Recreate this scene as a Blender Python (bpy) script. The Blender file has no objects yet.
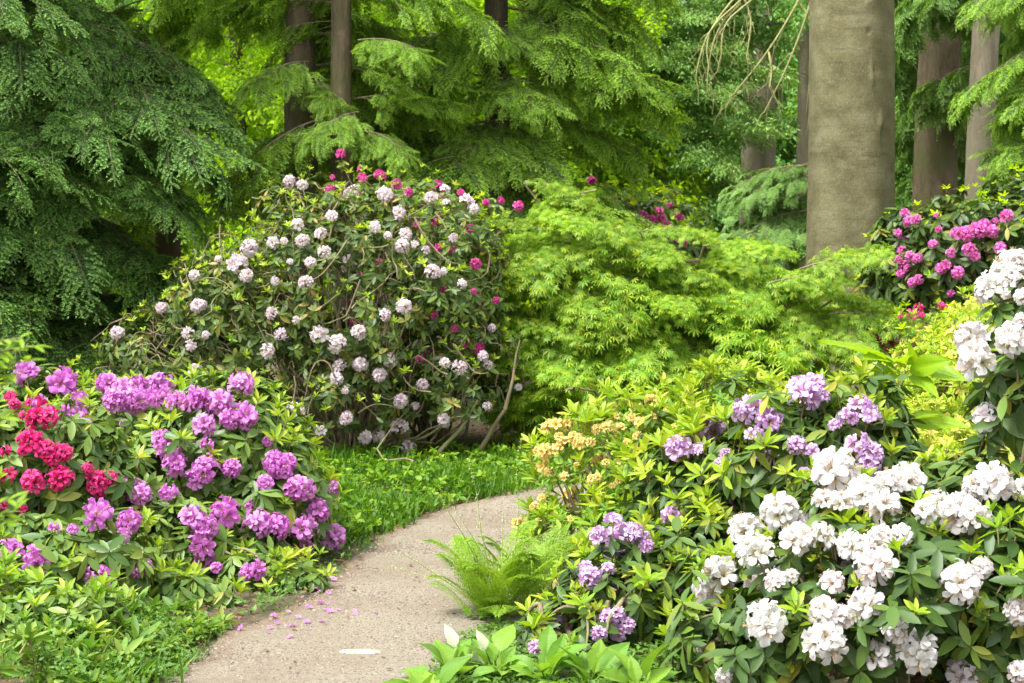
import bpy, math, random
import numpy as np
from mathutils import Vector, Matrix, Euler
rng = np.random.default_rng(7)
random.seed(7)
PI = math.pi
scene = bpy.context.scene
COL = scene.collection

# ------------------------------------------------------------------ camera, sky, sun, exposure
F = 1900.0; W, H = 1024, 683; HOR = 215.0; CAMZ = 1.6
PITCH = math.atan((H/2-HOR)/F)
cam = bpy.data.cameras.new('camera'); camo = bpy.data.objects.new('camera', cam); COL.objects.link(camo)
cam.sensor_width = 36; cam.lens = F/W*36; cam.clip_end = 600; cam.clip_start = 0.05
camo.location = (0, 0, CAMZ); camo.rotation_euler = (PI/2-PITCH, 0, 0)
cam.dof.use_dof = True; cam.dof.focus_distance = 7.6; cam.dof.aperture_fstop = 10.0
scene.camera = camo

SUN_EL, SUN_AZ = math.radians(62), math.atan2(-0.65, -0.5)      # azimuth clockwise from +Y
world = bpy.data.worlds.new('World'); scene.world = world; world.use_nodes = True
wn = world.node_tree.nodes; wl = world.node_tree.links
sky = wn.new('ShaderNodeTexSky'); sky.sky_type = 'NISHITA'; sky.sun_disc = False
sky.sun_elevation = SUN_EL; sky.sun_rotation = SUN_AZ; sky.air_density = 1.0; sky.dust_density = 4.0; sky.ozone_density = 0.6
hs = wn.new('ShaderNodeHueSaturation'); hs.inputs['Saturation'].default_value = 0.18      # thin white cloud
wl.new(sky.outputs[0], hs.inputs['Color']); wl.new(hs.outputs[0], wn['Background'].inputs[0])
wn['Background'].inputs[1].default_value = 0.15
sun = bpy.data.lights.new('sun', 'SUN'); suno = bpy.data.objects.new('sun', sun); COL.objects.link(suno)
sun.energy = 1.8; sun.angle = math.radians(16); sun.color = (1.0, 0.97, 0.91)
sv = Vector((math.sin(SUN_AZ)*math.cos(SUN_EL), math.cos(SUN_AZ)*math.cos(SUN_EL), math.sin(SUN_EL)))
suno.rotation_euler = (-sv).to_track_quat('-Z', 'Y').to_euler(); suno.location = sv*30
scene.view_settings.view_transform = 'Standard'; scene.view_settings.look = 'None'
scene.view_settings.exposure = 1.62; scene.view_settings.gamma = 1.0
scene.cycles.max_bounces = 8; scene.cycles.transmission_bounces = 5; scene.cycles.diffuse_bounces = 4

# ------------------------------------------------------------------ pixel -> world
cp, sp = math.cos(PITCH), math.sin(PITCH)
def ray(px, py):
    a = (px-W/2)/F; b = (H/2-py)/F
    return np.array([a, cp+b*sp, -sp+b*cp])          # y component ~1: t is close to the distance
def P(px, py, d):
    r = ray(px, py); return np.array([0, 0, CAMZ])+r*(d/r[1])
def G(px, py, z=0.0):
    r = ray(px, py); t = (z-CAMZ)/r[2]; return np.array([0, 0, CAMZ])+r*t

# ------------------------------------------------------------------ mesh building
class Geo:
    def __init__(s): s.v=[]; s.u=[]; s.r=[]; s.f={3:[],4:[]}; s.m={3:[],4:[]}; s.n=0
    def add(s, V, faces, r=0.0, u=0.0, mat=0):
        V = np.asarray(V, float).reshape(-1, 3); n = len(V)
        s.v.append(V); s.u.append(np.broadcast_to(np.asarray(u, float), (n,))); s.r.append(np.broadcast_to(np.asarray(r, float), (n,)))
        faces = np.asarray(faces, int)
        if len(faces):
            k = faces.shape[1]; s.f[k].append(faces+s.n); s.m[k].append(np.full(len(faces), mat))
        s.n += n
    def pack(s):
        V = np.concatenate(s.v) if s.v else np.zeros((0,3)); u = np.concatenate(s.u); r = np.concatenate(s.r)
        f = {k: (np.concatenate(s.f[k]) if s.f[k] else np.zeros((0,k), int)) for k in (3,4)}
        m = {k: (np.concatenate(s.m[k]) if s.m[k] else np.zeros((0,), int)) for k in (3,4)}
        return V, u, r, f, m
    def place(s, T, R, sc, p, rnd=None, mat=None):
        V, u, r, f, m = T.pk if hasattr(T, 'pk') else setattr(T, 'pk', T.pack()) or T.pk
        R = np.asarray(R); N = len(R); n = len(V)
        if N == 0: return
        sc = np.broadcast_to(np.asarray(sc, float), (N,)); p = np.asarray(p)
        if rnd is None: rnd = rng.random(N)
        X = np.einsum('nij,vj->nvi', R*sc[:,None,None], V)+p[:,None,:]
        s.v.append(X.reshape(-1,3)); s.u.append(np.tile(u, N)); s.r.append(np.mod(r[None,:]+rnd[:,None], 1.0).ravel() if False else (0.5*r[None,:]+0.5*rnd[:,None]).ravel())
        for k in (3,4):
            if len(f[k]):
                s.f[k].append((f[k][None]+(np.arange(N)*n)[:,None,None]).reshape(-1,k)+s.n); s.m[k].append(np.tile(m[k] if mat is None else np.full(len(m[k]),mat), N))
        s.n += N*n
    def mesh(s, name, mats, smooth=True):
        V, u, r, f, m = s.pack(); me = bpy.data.meshes.new(name)
        n3, n4 = len(f[3]), len(f[4])
        me.vertices.add(len(V)); me.vertices.foreach_set('co', V.ravel().astype(np.float32))
        loops = np.concatenate([f[3].ravel(), f[4].ravel()]).astype(np.int32)
        me.loops.add(len(loops)); me.loops.foreach_set('vertex_index', loops)
        me.polygons.add(n3+n4)
        st = np.concatenate([np.arange(n3)*3, n3*3+np.arange(n4)*4]).astype(np.int32)
        me.polygons.foreach_set('loop_start', st)
        me.polygons.foreach_set('material_index', np.concatenate([m[3], m[4]]).astype(np.int32))
        me.polygons.foreach_set('use_smooth', np.full(n3+n4, smooth))
        for nm, a in (('rnd', r), ('u', u)):
            at = me.attributes.new(nm, 'FLOAT', 'POINT'); at.data.foreach_set('value', a.astype(np.float32))
        me.update(calc_edges=True); me.validate(clean_customdata=False)
        for mt in mats: me.materials.append(mt)
        return me
def norm(a): a = np.asarray(a, float); return a/np.maximum(np.linalg.norm(a, axis=-1, keepdims=True), 1e-9)
def frames_z(Z, roll=None):                            # rotation whose +Z is Z
    Z = norm(np.atleast_2d(Z)); N = len(Z)
    if roll is None: roll = rng.random(N)*2*PI
    h = np.where(np.abs(Z[:,2:3])<0.95, np.array([[0,0,1.]]), np.array([[1.,0,0]]))
    X = norm(np.cross(h, Z)); Y = np.cross(Z, X); c, s_ = np.cos(roll)[:,None], np.sin(roll)[:,None]
    X2 = X*c+Y*s_; Y2 = np.cross(Z, X2); return np.stack([X2, Y2, Z], axis=2)
def frames_x(X, up):                                   # rotation whose +X is X and +Z near up
    X = norm(np.atleast_2d(X)); up = np.broadcast_to(up, X.shape); Y = norm(np.cross(up, X)); Z = np.cross(X, Y)
    return np.stack([X, Y, Z], axis=2)
def tube(g, pts, rad, k=6, r=0.5, u=None, mat=0, cap=True):
    pts = np.asarray(pts, float); n = len(pts); rad = np.broadcast_to(np.asarray(rad, float), (n,))
    T = np.gradient(pts, axis=0); T = norm(T); ref = np.array([0.3,0.1,1.]) if abs(T[0][2])<0.9 else np.array([1.,0.2,0])
    A = norm(np.cross(T, ref)); B = np.cross(T, A); a = np.arange(k)*2*PI/k
    V = pts[:,None,:]+rad[:,None,None]*(A[:,None,:]*np.cos(a)[None,:,None]+B[:,None,:]*np.sin(a)[None,:,None])
    i = np.arange(n-1)[:,None]*k; j = np.arange(k)[None,:]; j2 = (j+1)%k
    fc = np.stack([i+j, i+j2, i+k+j2, i+k+j], axis=2).reshape(-1,4)
    uu = np.repeat(np.linspace(0,1,n), k) if u is None else u
    g.add(V.reshape(-1,3), fc, r, uu, mat)
def curve(a, b, sag=0.0, wob=0.0, n=8):
    a = np.asarray(a, float); b = np.asarray(b, float); t = np.linspace(0,1,n)[:,None]
    L = np.linalg.norm(b-a); ph = rng.random(3)*6.3; am = rng.normal(0, wob*L, 3)
    return a+(b-a)*t+np.array([0,0,1.])*sag*4*t*(1-t)+np.sin(t*PI*2+ph)*am*np.sin(t*PI)

# ------------------------------------------------------------------ materials
def newmat(name):
    m = bpy.data.materials.new(name); m.use_nodes = True; nt = m.node_tree
    return m, nt, nt.nodes, nt.links, nt.nodes['Principled BSDF'], nt.nodes['Material Output']
def ramp(nt, src, stops, interp='LINEAR'):
    c = nt.nodes.new('ShaderNodeValToRGB'); c.color_ramp.interpolation = interp
    e = c.color_ramp.elements
    while len(e) < len(stops): e.new(0.5)
    for el, (p, q) in zip(e, stops): el.position = p; el.color = (*q, 1)
    if src is not None: nt.links.new(src, c.inputs[0])
    return c.outputs[0]
def attr(nt, n):
    a = nt.nodes.new('ShaderNodeAttribute'); a.attribute_name = n; return a.outputs['Fac']
def math_(nt, op, a, b=None, clamp=False):
    n = nt.nodes.new('ShaderNodeMath'); n.operation = op; n.use_clamp = clamp
    for i, x in enumerate((a, b)):
        if x is None: continue
        if isinstance(x, (int, float)): n.inputs[i].default_value = x
        else: nt.links.new(x, n.inputs[i])
    return n.outputs[0]
def mixc(nt, f, a, b, mode='MIX'):
    n = nt.nodes.new('ShaderNodeMix'); n.data_type = 'RGBA'; n.blend_type = mode
    for i, x in ((0, f), (6, a), (7, b)):
        if isinstance(x, tuple): n.inputs[i].default_value = (*x, 1)
        elif isinstance(x, (int, float)): n.inputs[i].default_value = x
        else: nt.links.new(x, n.inputs[i])
    return n.outputs[2]
def tex(nt, kind, scale, detail=4, coord='Object', sc=None, rough=0.55):
    tc = nt.nodes.new('ShaderNodeTexCoord'); t = nt.nodes.new('ShaderNodeTex'+kind)
    v = tc.outputs[coord]
    if sc:
        mp = nt.nodes.new('ShaderNodeMapping'); mp.inputs['Scale'].default_value = sc; nt.links.new(v, mp.inputs[0]); v = mp.outputs[0]
    nt.links.new(v, t.inputs['Vector']); t.inputs['Scale'].default_value = scale
    if kind == 'Noise': t.inputs['Detail'].default_value = detail; t.inputs['Roughness'].default_value = rough
    return t
def bump(nt, h, strength, dist, bs):
    b = nt.nodes.new('ShaderNodeBump'); b.inputs['Strength'].default_value = strength; b.inputs['Distance'].default_value = dist
    nt.links.new(h, b.inputs['Height']); nt.links.new(b.outputs[0], bs.inputs['Normal'])
def leafmat(name, stops, tip=None, trans=0.35, rough=0.45, rib=None, tcol=(1.3,1.25,0.6)):
    m, nt, N, L, bs, out = newmat(name)
    c = ramp(nt, attr(nt, 'rnd'), stops)
    oi = N.new('ShaderNodeObjectInfo')
    hsv = N.new('ShaderNodeHueSaturation'); L.new(c, hsv.inputs['Color']); hsv.inputs['Saturation'].default_value = 1.14
    L.new(math_(nt, 'ADD', math_(nt, 'MULTIPLY', oi.outputs['Random'], 0.3), 0.85), hsv.inputs['Value'])
    c = hsv.outputs[0]
    if tip is not None:
        lo, hi, col = tip; mr = N.new('ShaderNodeMapRange'); L.new(attr(nt, 'u'), mr.inputs[0]); mr.inputs[1].default_value = lo; mr.inputs[2].default_value = hi
        c = mixc(nt, mr.outputs[0], c, col)
    L.new(c, bs.inputs['Base Color']); bs.inputs['Roughness'].default_value = rough; bs.inputs['Specular IOR Level'].default_value = 0.35
    tr = N.new('ShaderNodeBsdfTranslucent'); L.new(mixc(nt, 1.0, c, tcol, 'MULTIPLY'), tr.inputs[0])
    mx = N.new('ShaderNodeMixShader'); mx.inputs[0].default_value = trans
    L.new(bs.outputs[0], mx.inputs[1]); L.new(tr.outputs[0], mx.inputs[2]); L.new(mx.outputs[0], out.inputs[0])
    return m
def petalmat(name, throat, body, edge, var=None, trans=0.5, t0=0.22, t1=0.42):
    m, nt, N, L, bs, out = newmat(name)
    c = ramp(nt, attr(nt, 'u'), [(0.0, throat), (t0, throat), (t1, body), (1.0, edge)])
    if var is not None:
        oi = N.new('ShaderNodeObjectInfo')
        f = math_(nt, 'ADD', math_(nt, 'MULTIPLY', attr(nt, 'rnd'), 0.6), math_(nt, 'MULTIPLY', oi.outputs['Random'], 0.5))
        f = math_(nt, 'SUBTRACT', f, 0.35, True)
        c = mixc(nt, f, c, var)
    L.new(c, bs.inputs['Base Color']); bs.inputs['Roughness'].default_value = 0.6; bs.inputs['Specular IOR Level'].default_value = 0.25
    tr = N.new('ShaderNodeBsdfTranslucent'); L.new(c, tr.inputs[0])
    mx = N.new('ShaderNodeMixShader'); mx.inputs[0].default_value = trans
    L.new(bs.outputs[0], mx.inputs[1]); L.new(tr.outputs[0], mx.inputs[2]); L.new(mx.outputs[0], out.inputs[0])
    return m
def barkmat(name, a, b, c, scale=8, sc=(1,1,0.25), bs_=0.6, dist=0.02):
    m, nt, N, L, bs, out = newmat(name)
    n1 = tex(nt, 'Noise', scale, 8, sc=sc, rough=0.7); n2 = tex(nt, 'Noise', 2.2, 3)
    col = ramp(nt, n1.outputs['Fac'], [(0.3, a), (0.62, b)])
    col = mixc(nt, ramp(nt, n2.outputs['Fac'], [(0.42, (0,0,0)), (0.62, (1,1,1))]), col, c)
    L.new(col, bs.inputs['Base Color']); bs.inputs['Roughness'].default_value = 0.9; bs.inputs['Specular IOR Level'].default_value = 0.2
    bump(nt, n1.outputs['Fac'], bs_, dist, bs); return m

M = {}
M['rhodo_dark'] = leafmat('rhododendron_leaf', [(0.15,(0.035,0.066,0.020)), (0.5,(0.065,0.115,0.032)), (0.75,(0.12,0.185,0.045)), (0.93,(0.28,0.27,0.06))], trans=0.22, rough=0.45)
M['rhodo_olive'] = leafmat('olive_rhododendron_leaf', [(0.15,(0.05,0.085,0.025)), (0.5,(0.09,0.14,0.04)), (0.75,(0.16,0.22,0.055)), (0.93,(0.33,0.25,0.09))], trans=0.25, rough=0.45)
M['rhodo_mid'] = leafmat('rhododendron_leaf_mid', [(0.15,(0.06,0.11,0.035)), (0.5,(0.12,0.19,0.055)), (0.8,(0.21,0.29,0.08)), (0.95,(0.32,0.33,0.09))], trans=0.28, rough=0.4)
M['rhodo_new'] = leafmat('rhododendron_young_leaf', [(0.15,(0.22,0.36,0.06)), (0.55,(0.34,0.46,0.08)), (0.95,(0.52,0.56,0.14))], trans=0.4, rough=0.45)
M['azalea_leaf'] = leafmat('azalea_leaf', [(0.15,(0.12,0.24,0.05)), (0.5,(0.22,0.36,0.07)), (0.95,(0.42,0.50,0.12))], trans=0.4, rough=0.5)
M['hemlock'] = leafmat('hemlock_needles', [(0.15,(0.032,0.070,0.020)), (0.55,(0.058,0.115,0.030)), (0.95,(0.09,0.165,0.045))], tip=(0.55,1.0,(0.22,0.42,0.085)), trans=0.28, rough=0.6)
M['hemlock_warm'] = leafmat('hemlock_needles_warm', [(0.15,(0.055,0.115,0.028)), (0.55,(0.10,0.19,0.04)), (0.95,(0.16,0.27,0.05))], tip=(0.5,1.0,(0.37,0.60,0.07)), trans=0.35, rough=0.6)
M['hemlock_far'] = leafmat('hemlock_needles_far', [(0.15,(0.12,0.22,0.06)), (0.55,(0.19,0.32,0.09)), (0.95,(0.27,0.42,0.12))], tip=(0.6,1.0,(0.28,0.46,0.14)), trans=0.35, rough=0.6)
M['maple'] = leafmat('maple_leaf', [(0.12,(0.18,0.33,0.06)), (0.45,(0.40,0.52,0.10)), (0.8,(0.64,0.66,0.18)), (0.97,(0.68,0.56,0.26))], trans=0.45, rough=0.5)
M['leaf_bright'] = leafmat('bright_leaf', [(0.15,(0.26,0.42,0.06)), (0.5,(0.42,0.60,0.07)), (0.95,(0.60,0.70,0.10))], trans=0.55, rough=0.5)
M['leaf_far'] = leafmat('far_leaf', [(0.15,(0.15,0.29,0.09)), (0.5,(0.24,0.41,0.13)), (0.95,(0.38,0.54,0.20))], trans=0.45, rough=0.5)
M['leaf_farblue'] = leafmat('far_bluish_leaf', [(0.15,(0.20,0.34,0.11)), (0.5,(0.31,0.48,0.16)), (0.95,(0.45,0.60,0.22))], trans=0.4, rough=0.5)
M['grass'] = leafmat('grass_blade', [(0.15,(0.07,0.16,0.025)), (0.5,(0.15,0.28,0.04)), (0.95,(0.30,0.42,0.07))], trans=0.4, rough=0.5)
M['weed'] = leafmat('weed_leaf', [(0.15,(0.10,0.20,0.045)), (0.5,(0.19,0.32,0.075)), (0.95,(0.38,0.46,0.15))], trans=0.4, rough=0.5)
M['fern'] = leafmat('fern_frond', [(0.15,(0.20,0.33,0.06)), (0.5,(0.30,0.43,0.09)), (0.95,(0.45,0.54,0.15))], trans=0.45, rough=0.5)
M['hosta'] = leafmat('broad_leaf', [(0.15,(0.15,0.28,0.06)), (0.6,(0.24,0.38,0.08)), (0.95,(0.38,0.49,0.14))], trans=0.4, rough=0.5)
M['hosta_pale'] = leafmat('pale_leaf', [(0.15,(0.56,0.60,0.42)), (0.95,(0.66,0.69,0.52))], trans=0.3, rough=0.35, tcol=(1,1,0.8))
M['bigleaf'] = leafmat('large_soft_leaf', [(0.15,(0.25,0.40,0.06)), (0.6,(0.34,0.49,0.07)), (0.95,(0.46,0.57,0.10))], trans=0.45, rough=0.45)
M['variegated'] = leafmat('variegated_leaf', [(0.15,(0.22,0.38,0.06)), (0.5,(0.46,0.56,0.10)), (0.75,(0.68,0.66,0.24)), (0.93,(0.66,0.40,0.24))], trans=0.4, rough=0.4)
M['twig'] = barkmat('twig_bark', (0.10,0.075,0.045), (0.24,0.19,0.12), (0.20,0.19,0.09), 20)
M['twig_green'] = barkmat('green_twig', (0.18,0.16,0.06), (0.30,0.28,0.10), (0.22,0.14,0.08), 20)
M['pale_twig'] = barkmat('pale_twig', (0.20,0.20,0.07), (0.36,0.36,0.15), (0.28,0.26,0.11), 20)
M['spruce_bark'] = barkmat('conifer_bark', (0.04,0.030,0.018), (0.16,0.122,0.078), (0.09,0.088,0.035), 11, (1,1,0.3), 1.0, 0.04)
M['pink_bark'] = barkmat('pale_flaking_bark', (0.12,0.10,0.066), (0.27,0.235,0.165), (0.19,0.17,0.11), 9, (1,1,0.4), 0.7, 0.03)
M['white_petal'] = petalmat('white_petal', (0.76,0.70,0.46), (0.76,0.76,0.71), (0.80,0.80,0.79), (0.84,0.72,0.78), 0.5, 0.18, 0.38)
M['blush_petal'] = petalmat('blush_white_petal', (0.70,0.64,0.42), (0.82,0.76,0.77), (0.83,0.75,0.79), (0.76,0.58,0.70), 0.5, 0.18, 0.38)
M['purple_petal'] = petalmat('purple_petal', (0.62,0.32,0.46), (0.58,0.14,0.56), (0.71,0.23,0.67), (0.80,0.44,0.78), 0.35)
M['lilac_petal'] = petalmat('lilac_petal', (0.68,0.50,0.46), (0.62,0.34,0.68), (0.70,0.47,0.78), (0.80,0.64,0.84), 0.35)
M['crimson_petal'] = petalmat('crimson_petal', (0.45,0.01,0.08), (0.66,0.015,0.15), (0.72,0.03,0.22), (0.76,0.10,0.32), 0.3)
M['magenta_petal'] = petalmat('magenta_petal', (0.42,0.02,0.14), (0.58,0.03,0.25), (0.64,0.06,0.32), (0.68,0.16,0.42), 0.3)
M['pink_petal'] = petalmat('pink_petal', (0.60,0.08,0.30), (0.72,0.10,0.46), (0.78,0.18,0.56), (0.82,0.30,0.64), 0.35)
M['apricot_petal'] = petalmat('apricot_petal', (0.70,0.42,0.09), (0.78,0.58,0.14), (0.82,0.68,0.28), (0.78,0.66,0.24), 0.35)
M['cream'] = petalmat('cream_floret', (0.7,0.68,0.4), (0.72,0.7,0.45), (0.74,0.72,0.5), None, 0.3)
M['stamen'] = petalmat('stamen', (0.30,0.16,0.06), (0.42,0.26,0.10), (0.5,0.35,0.2), None, 0.1)

# ------------------------------------------------------------------ tagging
def tag(o, label=None, cat=None, group=None, kind=None):
    if label: o['label'] = label
    if cat: o['category'] = cat
    if group: o['group'] = group
    if kind: o['kind'] = kind
    return o
def obj(name, me, parent=None, loc=None, R=None, sc=None):
    o = bpy.data.objects.new(name, me); COL.objects.link(o)
    if parent is not None: o.parent = parent
    if R is not None or loc is not None or sc is not None:
        R3 = Matrix(np.asarray(R).tolist()).to_4x4() if R is not None else Matrix.Identity(4)
        o.matrix_basis = Matrix.Translation(Vector(loc if loc is not None else (0,0,0))) @ R3 @ Matrix.Scale(sc or 1.0, 4)
    return o
def thing(name, loc, label, cat, group=None):
    o = bpy.data.objects.new(name, None); COL.objects.link(o); o.location = Vector([float(x) for x in loc]); o.empty_display_size = 0.2
    return tag(o, label, cat, group)

# ------------------------------------------------------------------ leaf templates
def leafT(width=0.36, fold=0.12, curl=0.10, wave=0.0):
    g = Geo(); s = np.array([0,0.22,0.55,0.82,1.0]); w = np.array([0.06,0.75,1.0,0.62,0.0])*width/2
    z = -curl*s**2
    C = np.stack([s, 0*s, z], 1); Lf = np.stack([s, w, z+fold*w*2], 1); Rt = np.stack([s, -w, z+fold*w*2], 1)
    V = np.concatenate([C, Lf[:4], Rt[:4]])
    f4 = []; 
    for i in range(3): f4 += [[i,i+1,5+i+1,5+i],[i+1,i,9+i,9+i+1]]
    u = np.concatenate([s, s[:4], s[:4]])
    g.add(V, f4, 0, u); g.f[3].append(np.array([[3,4,8],[4,3,12]])); g.m[3].append(np.zeros(2,int)); return g
def simpleleafT(width=0.5, fold=0.15):
    g = Geo(); w = width/2
    V = [[0,0,0],[0.35,w,fold*w*2],[1,0,-0.12],[0.35,-w,fold*w*2],[0.4,0,0]]
    g.add(V, [[0,4,1],[4,2,1],[4,0,3],[2,4,3]], 0, [0,.4,1,.4,.4]); return g
def mapleleafT():
    g = Geo()
    for a, l in ((-118,0.38),(-78,0.66),(-38,0.88),(0,1.0),(38,0.88),(78,0.66),(118,0.38)):
        a = math.radians(a); d = np.array([math.cos(a), math.sin(a), 0]); n = np.array([-d[1], d[0], 0])
        V = [[0,0,0], d*l*0.55+n*0.10*l+[0,0,0.02], d*l+[0,0,-0.16*l], d*l*0.55-n*0.10*l+[0,0,0.02]]
        g.add(V, [[0,1,2,3]], 0, [0,.5,1,.5])
    return g
LT = leafT(); LTn = leafT(0.30, 0.2, 0.05); ST = simpleleafT(); ST2 = simpleleafT(0.34); ML = mapleleafT(); RT = leafT(0.5, 0.1, 0.2)
def whorlT(n, elev, L, spread=0.25, T=LT, roll=0.3, stem=0.06, up=0.0):
    g = Geo(); az = np.arange(n)*2*PI*0.382*1.0+rng.normal(0,0.2,n); el = np.radians(elev)+rng.normal(0, spread, n)
    d = np.stack([np.cos(az)*np.cos(el), np.sin(az)*np.cos(el), np.sin(el)], 1)
    upv = norm(np.array([0,0,1.])+rng.normal(0, roll, (n,3)))
    up2 = upv if abs(elev) < 60 else norm(-d*[1,1,0]+upv*0.3)
    g.place(T, frames_x(d, up2), L*rng.uniform(0.7,1.15,n), np.stack([0*az,0*az,rng.uniform(-0.03,0.0,n)],1)*L/0.1, rnd=rng.random(n))
    for a in g.r: pass
    if stem: tube(g, [[0,0,0],[0.005,0,-stem]], 0.003, 4, 0.5, 0.5, mat=1)
    return g
def rescale_rnd(g):
    # template r currently 0..0.5; stretch
    g.r = [np.clip(a*2, 0, 1) for a in g.r]; return g
WH_old = [rescale_rnd(whorlT(9, -14, 0.115, 0.3)) for _ in range(5)]
WH_new = [rescale_rnd(whorlT(8, 38, 0.075, 0.3, LTn)) for _ in range(5)]
WH_az = [rescale_rnd(whorlT(8, 22, 0.07, 0.45, LTn)) for _ in range(5)]
WH_small = [rescale_rnd(whorlT(8, 15, 0.04, 0.5, RT, stem=0.03)) for _ in range(4)]

# ------------------------------------------------------------------ flower trusses
def floretT(fl=1.0, rag=0.05, stam=True):
    """open five-lobed funnel about 2 units across, mouth towards +Z"""
    g = Geo(); rr = np.array([0.10,0.20,0.52,0.86,1.08]); zz = np.array([-1.0,-0.45,0.05,0.22,0.12])*fl
    ha = np.radians([36,36,31,25,9])
    for k in range(5):
        a0 = k*2*PI/5+rng.normal(0,0.05); V = []
        for j in range(5):
            for i in (-1,0,1):
                a = a0+i*ha[j]; r = rr[j]*(1.0 if i else 1.04); z = zz[j]+(0.06 if i==0 and j>1 else 0)*-1+rng.normal(0,rag)*(j>1)
                V.append([r*math.cos(a), r*math.sin(a), z])
        f = [[j*3+i, j*3+i+1, j*3+3+i+1, j*3+3+i] for j in range(4) for i in range(2)]
        g.add(V, f, rng.random(), np.repeat([0,0.15,0.5,0.8,1.0],3))
    if stam:
        for k in range(6):
            a = k*PI/3+rng.random(); e = np.array([0.22*math.cos(a), 0.22*math.sin(a), 0.55]); b = np.array([0,0,-0.3]); n = np.array([-math.sin(a), math.cos(a),0])*0.018
            g.add([b-n, b+n, e+n*1.6, e-n*1.6], [[0,1,2,3]], 0.5, 0.9, mat=1)
    return g
def budT():
    g = Geo(); k=5
    V=[[0,0,-0.7]]+[[0.22*math.cos(a),0.22*math.sin(a),0.1] for a in np.arange(k)*2*PI/k]+[[0,0,0.7]]
    g.add(V, [[0,1+(i+1)%k,1+i] for i in range(k)]+[[1+i,1+(i+1)%k,k+1] for i in range(k)], 0.3, [0.6]+[0.8]*k+[0.8]); return g
FL = [floretT() for _ in range(4)]; FLw = [floretT(1.3, 0.09) for _ in range(3)]; BUD = budT()
def trussT(name, mats, n=15, R=0.06, fs=0.032, polar=105, buds=0, loose=0.06, fl=FL, stalk=True):
    g = Geo(); i = np.arange(n); ct = 1-(1-math.cos(math.radians(polar)))*(i+0.4)/n; th = np.arccos(ct)+rng.normal(0,loose,n); ph = i*2.39996+rng.normal(0,loose*2,n)
    D = np.stack([np.sin(th)*np.cos(ph), np.sin(th)*np.sin(ph), np.cos(th)],1)
    for k in range(n):
        d = norm(D[k]+rng.normal(0,loose,3)); r = R*rng.uniform(0.72,1.22); T = BUD if rng.random()<buds else fl[k%len(fl)]
        g.place(T, frames_z(d[None]), fs*1.22*rng.uniform(0.75,1.2), (d*r*0.70)[None])
        if stalk: tube(g, [[0,0,-R*0.75], d*r*0.3-np.array([0,0,R*0.2]), d*(r*0.72-fs*0.6)], 0.0022, 3, 0.5, 0.5, mat=2)
    if stalk: tube(g, [[0,0,-R*1.7],[0,0,-R*0.7]], 0.004, 5, 0.5, 0.5, mat=2)
    return g.mesh(name, mats)
SG = M['twig_green']
TR = {}
TR['white'] = [trussT('flower_truss', [M['white_petal'], M['stamen'], SG], n, 0.068, 0.037, p, 0, 0.17) for n, p in ((13,96),(11,102),(14,106),(10,90))]
TR['blush'] = [trussT('flower_truss', [M['blush_petal'], M['stamen'], SG], n, 0.062, 0.030, p, b, l) for n, p, b, l in ((13,105,0,.18),(12,100,0.1,.2),(15,110,0,.16),(9,95,0.3,.3))]
TR['purple'] = [trussT('flower_truss', [M['purple_petal'], M['stamen'], SG], n, 0.060, 0.033, p, b, l, FLw) for n, p, b, l in ((12,105,0,.25),(10,95,0.1,.3),(13,110,0,.22),(8,95,0.2,.4))]
TR['lilac'] = [trussT('flower_truss', [M['lilac_petal'], M['stamen'], SG], n, 0.062, 0.033, p, b, l, FLw) for n, p, b, l in ((10,98,0,.25),(8,95,0.1,.3),(11,105,0,.25))]
TR['crimson'] = [trussT('flower_truss', [M['crimson_petal'], M['stamen'], SG], n, 0.055, 0.032, p, b, l, FLw) for n, p, b, l in ((11,100,0.1,.25),(8,95,0.2,.35),(12,108,0,.25))]
TR['magenta'] = [trussT('flower_truss', [M['magenta_petal'], M['stamen'], SG], n, 0.055, 0.030, p, b, l) for n, p, b, l in ((10,105,0.1,.2),(7,95,0.3,.35),(12,115,0,.15))]
TR['pink'] = [trussT('flower_truss', [M['pink_petal'], M['stamen'], SG], n, 0.060, 0.032, p, b, l) for n, p, b, l in ((13,110,0.0,.15),(10,100,0.1,.25))]
TR['apricot'] = [trussT('flower_cluster', [M['apricot_petal'], M['stamen'], SG], n, 0.050, 0.028, p, b, l) for n, p, b, l in ((6,90,0.3,.3),(7,95,0.2,.35),(4,80,0.5,.3))]
TSIZE = {'white':0.138,'blush':0.130,'purple':0.122,'lilac':0.114,'crimson':0.115,'magenta':0.105,'pink':0.120,'apricot':0.105}

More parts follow.
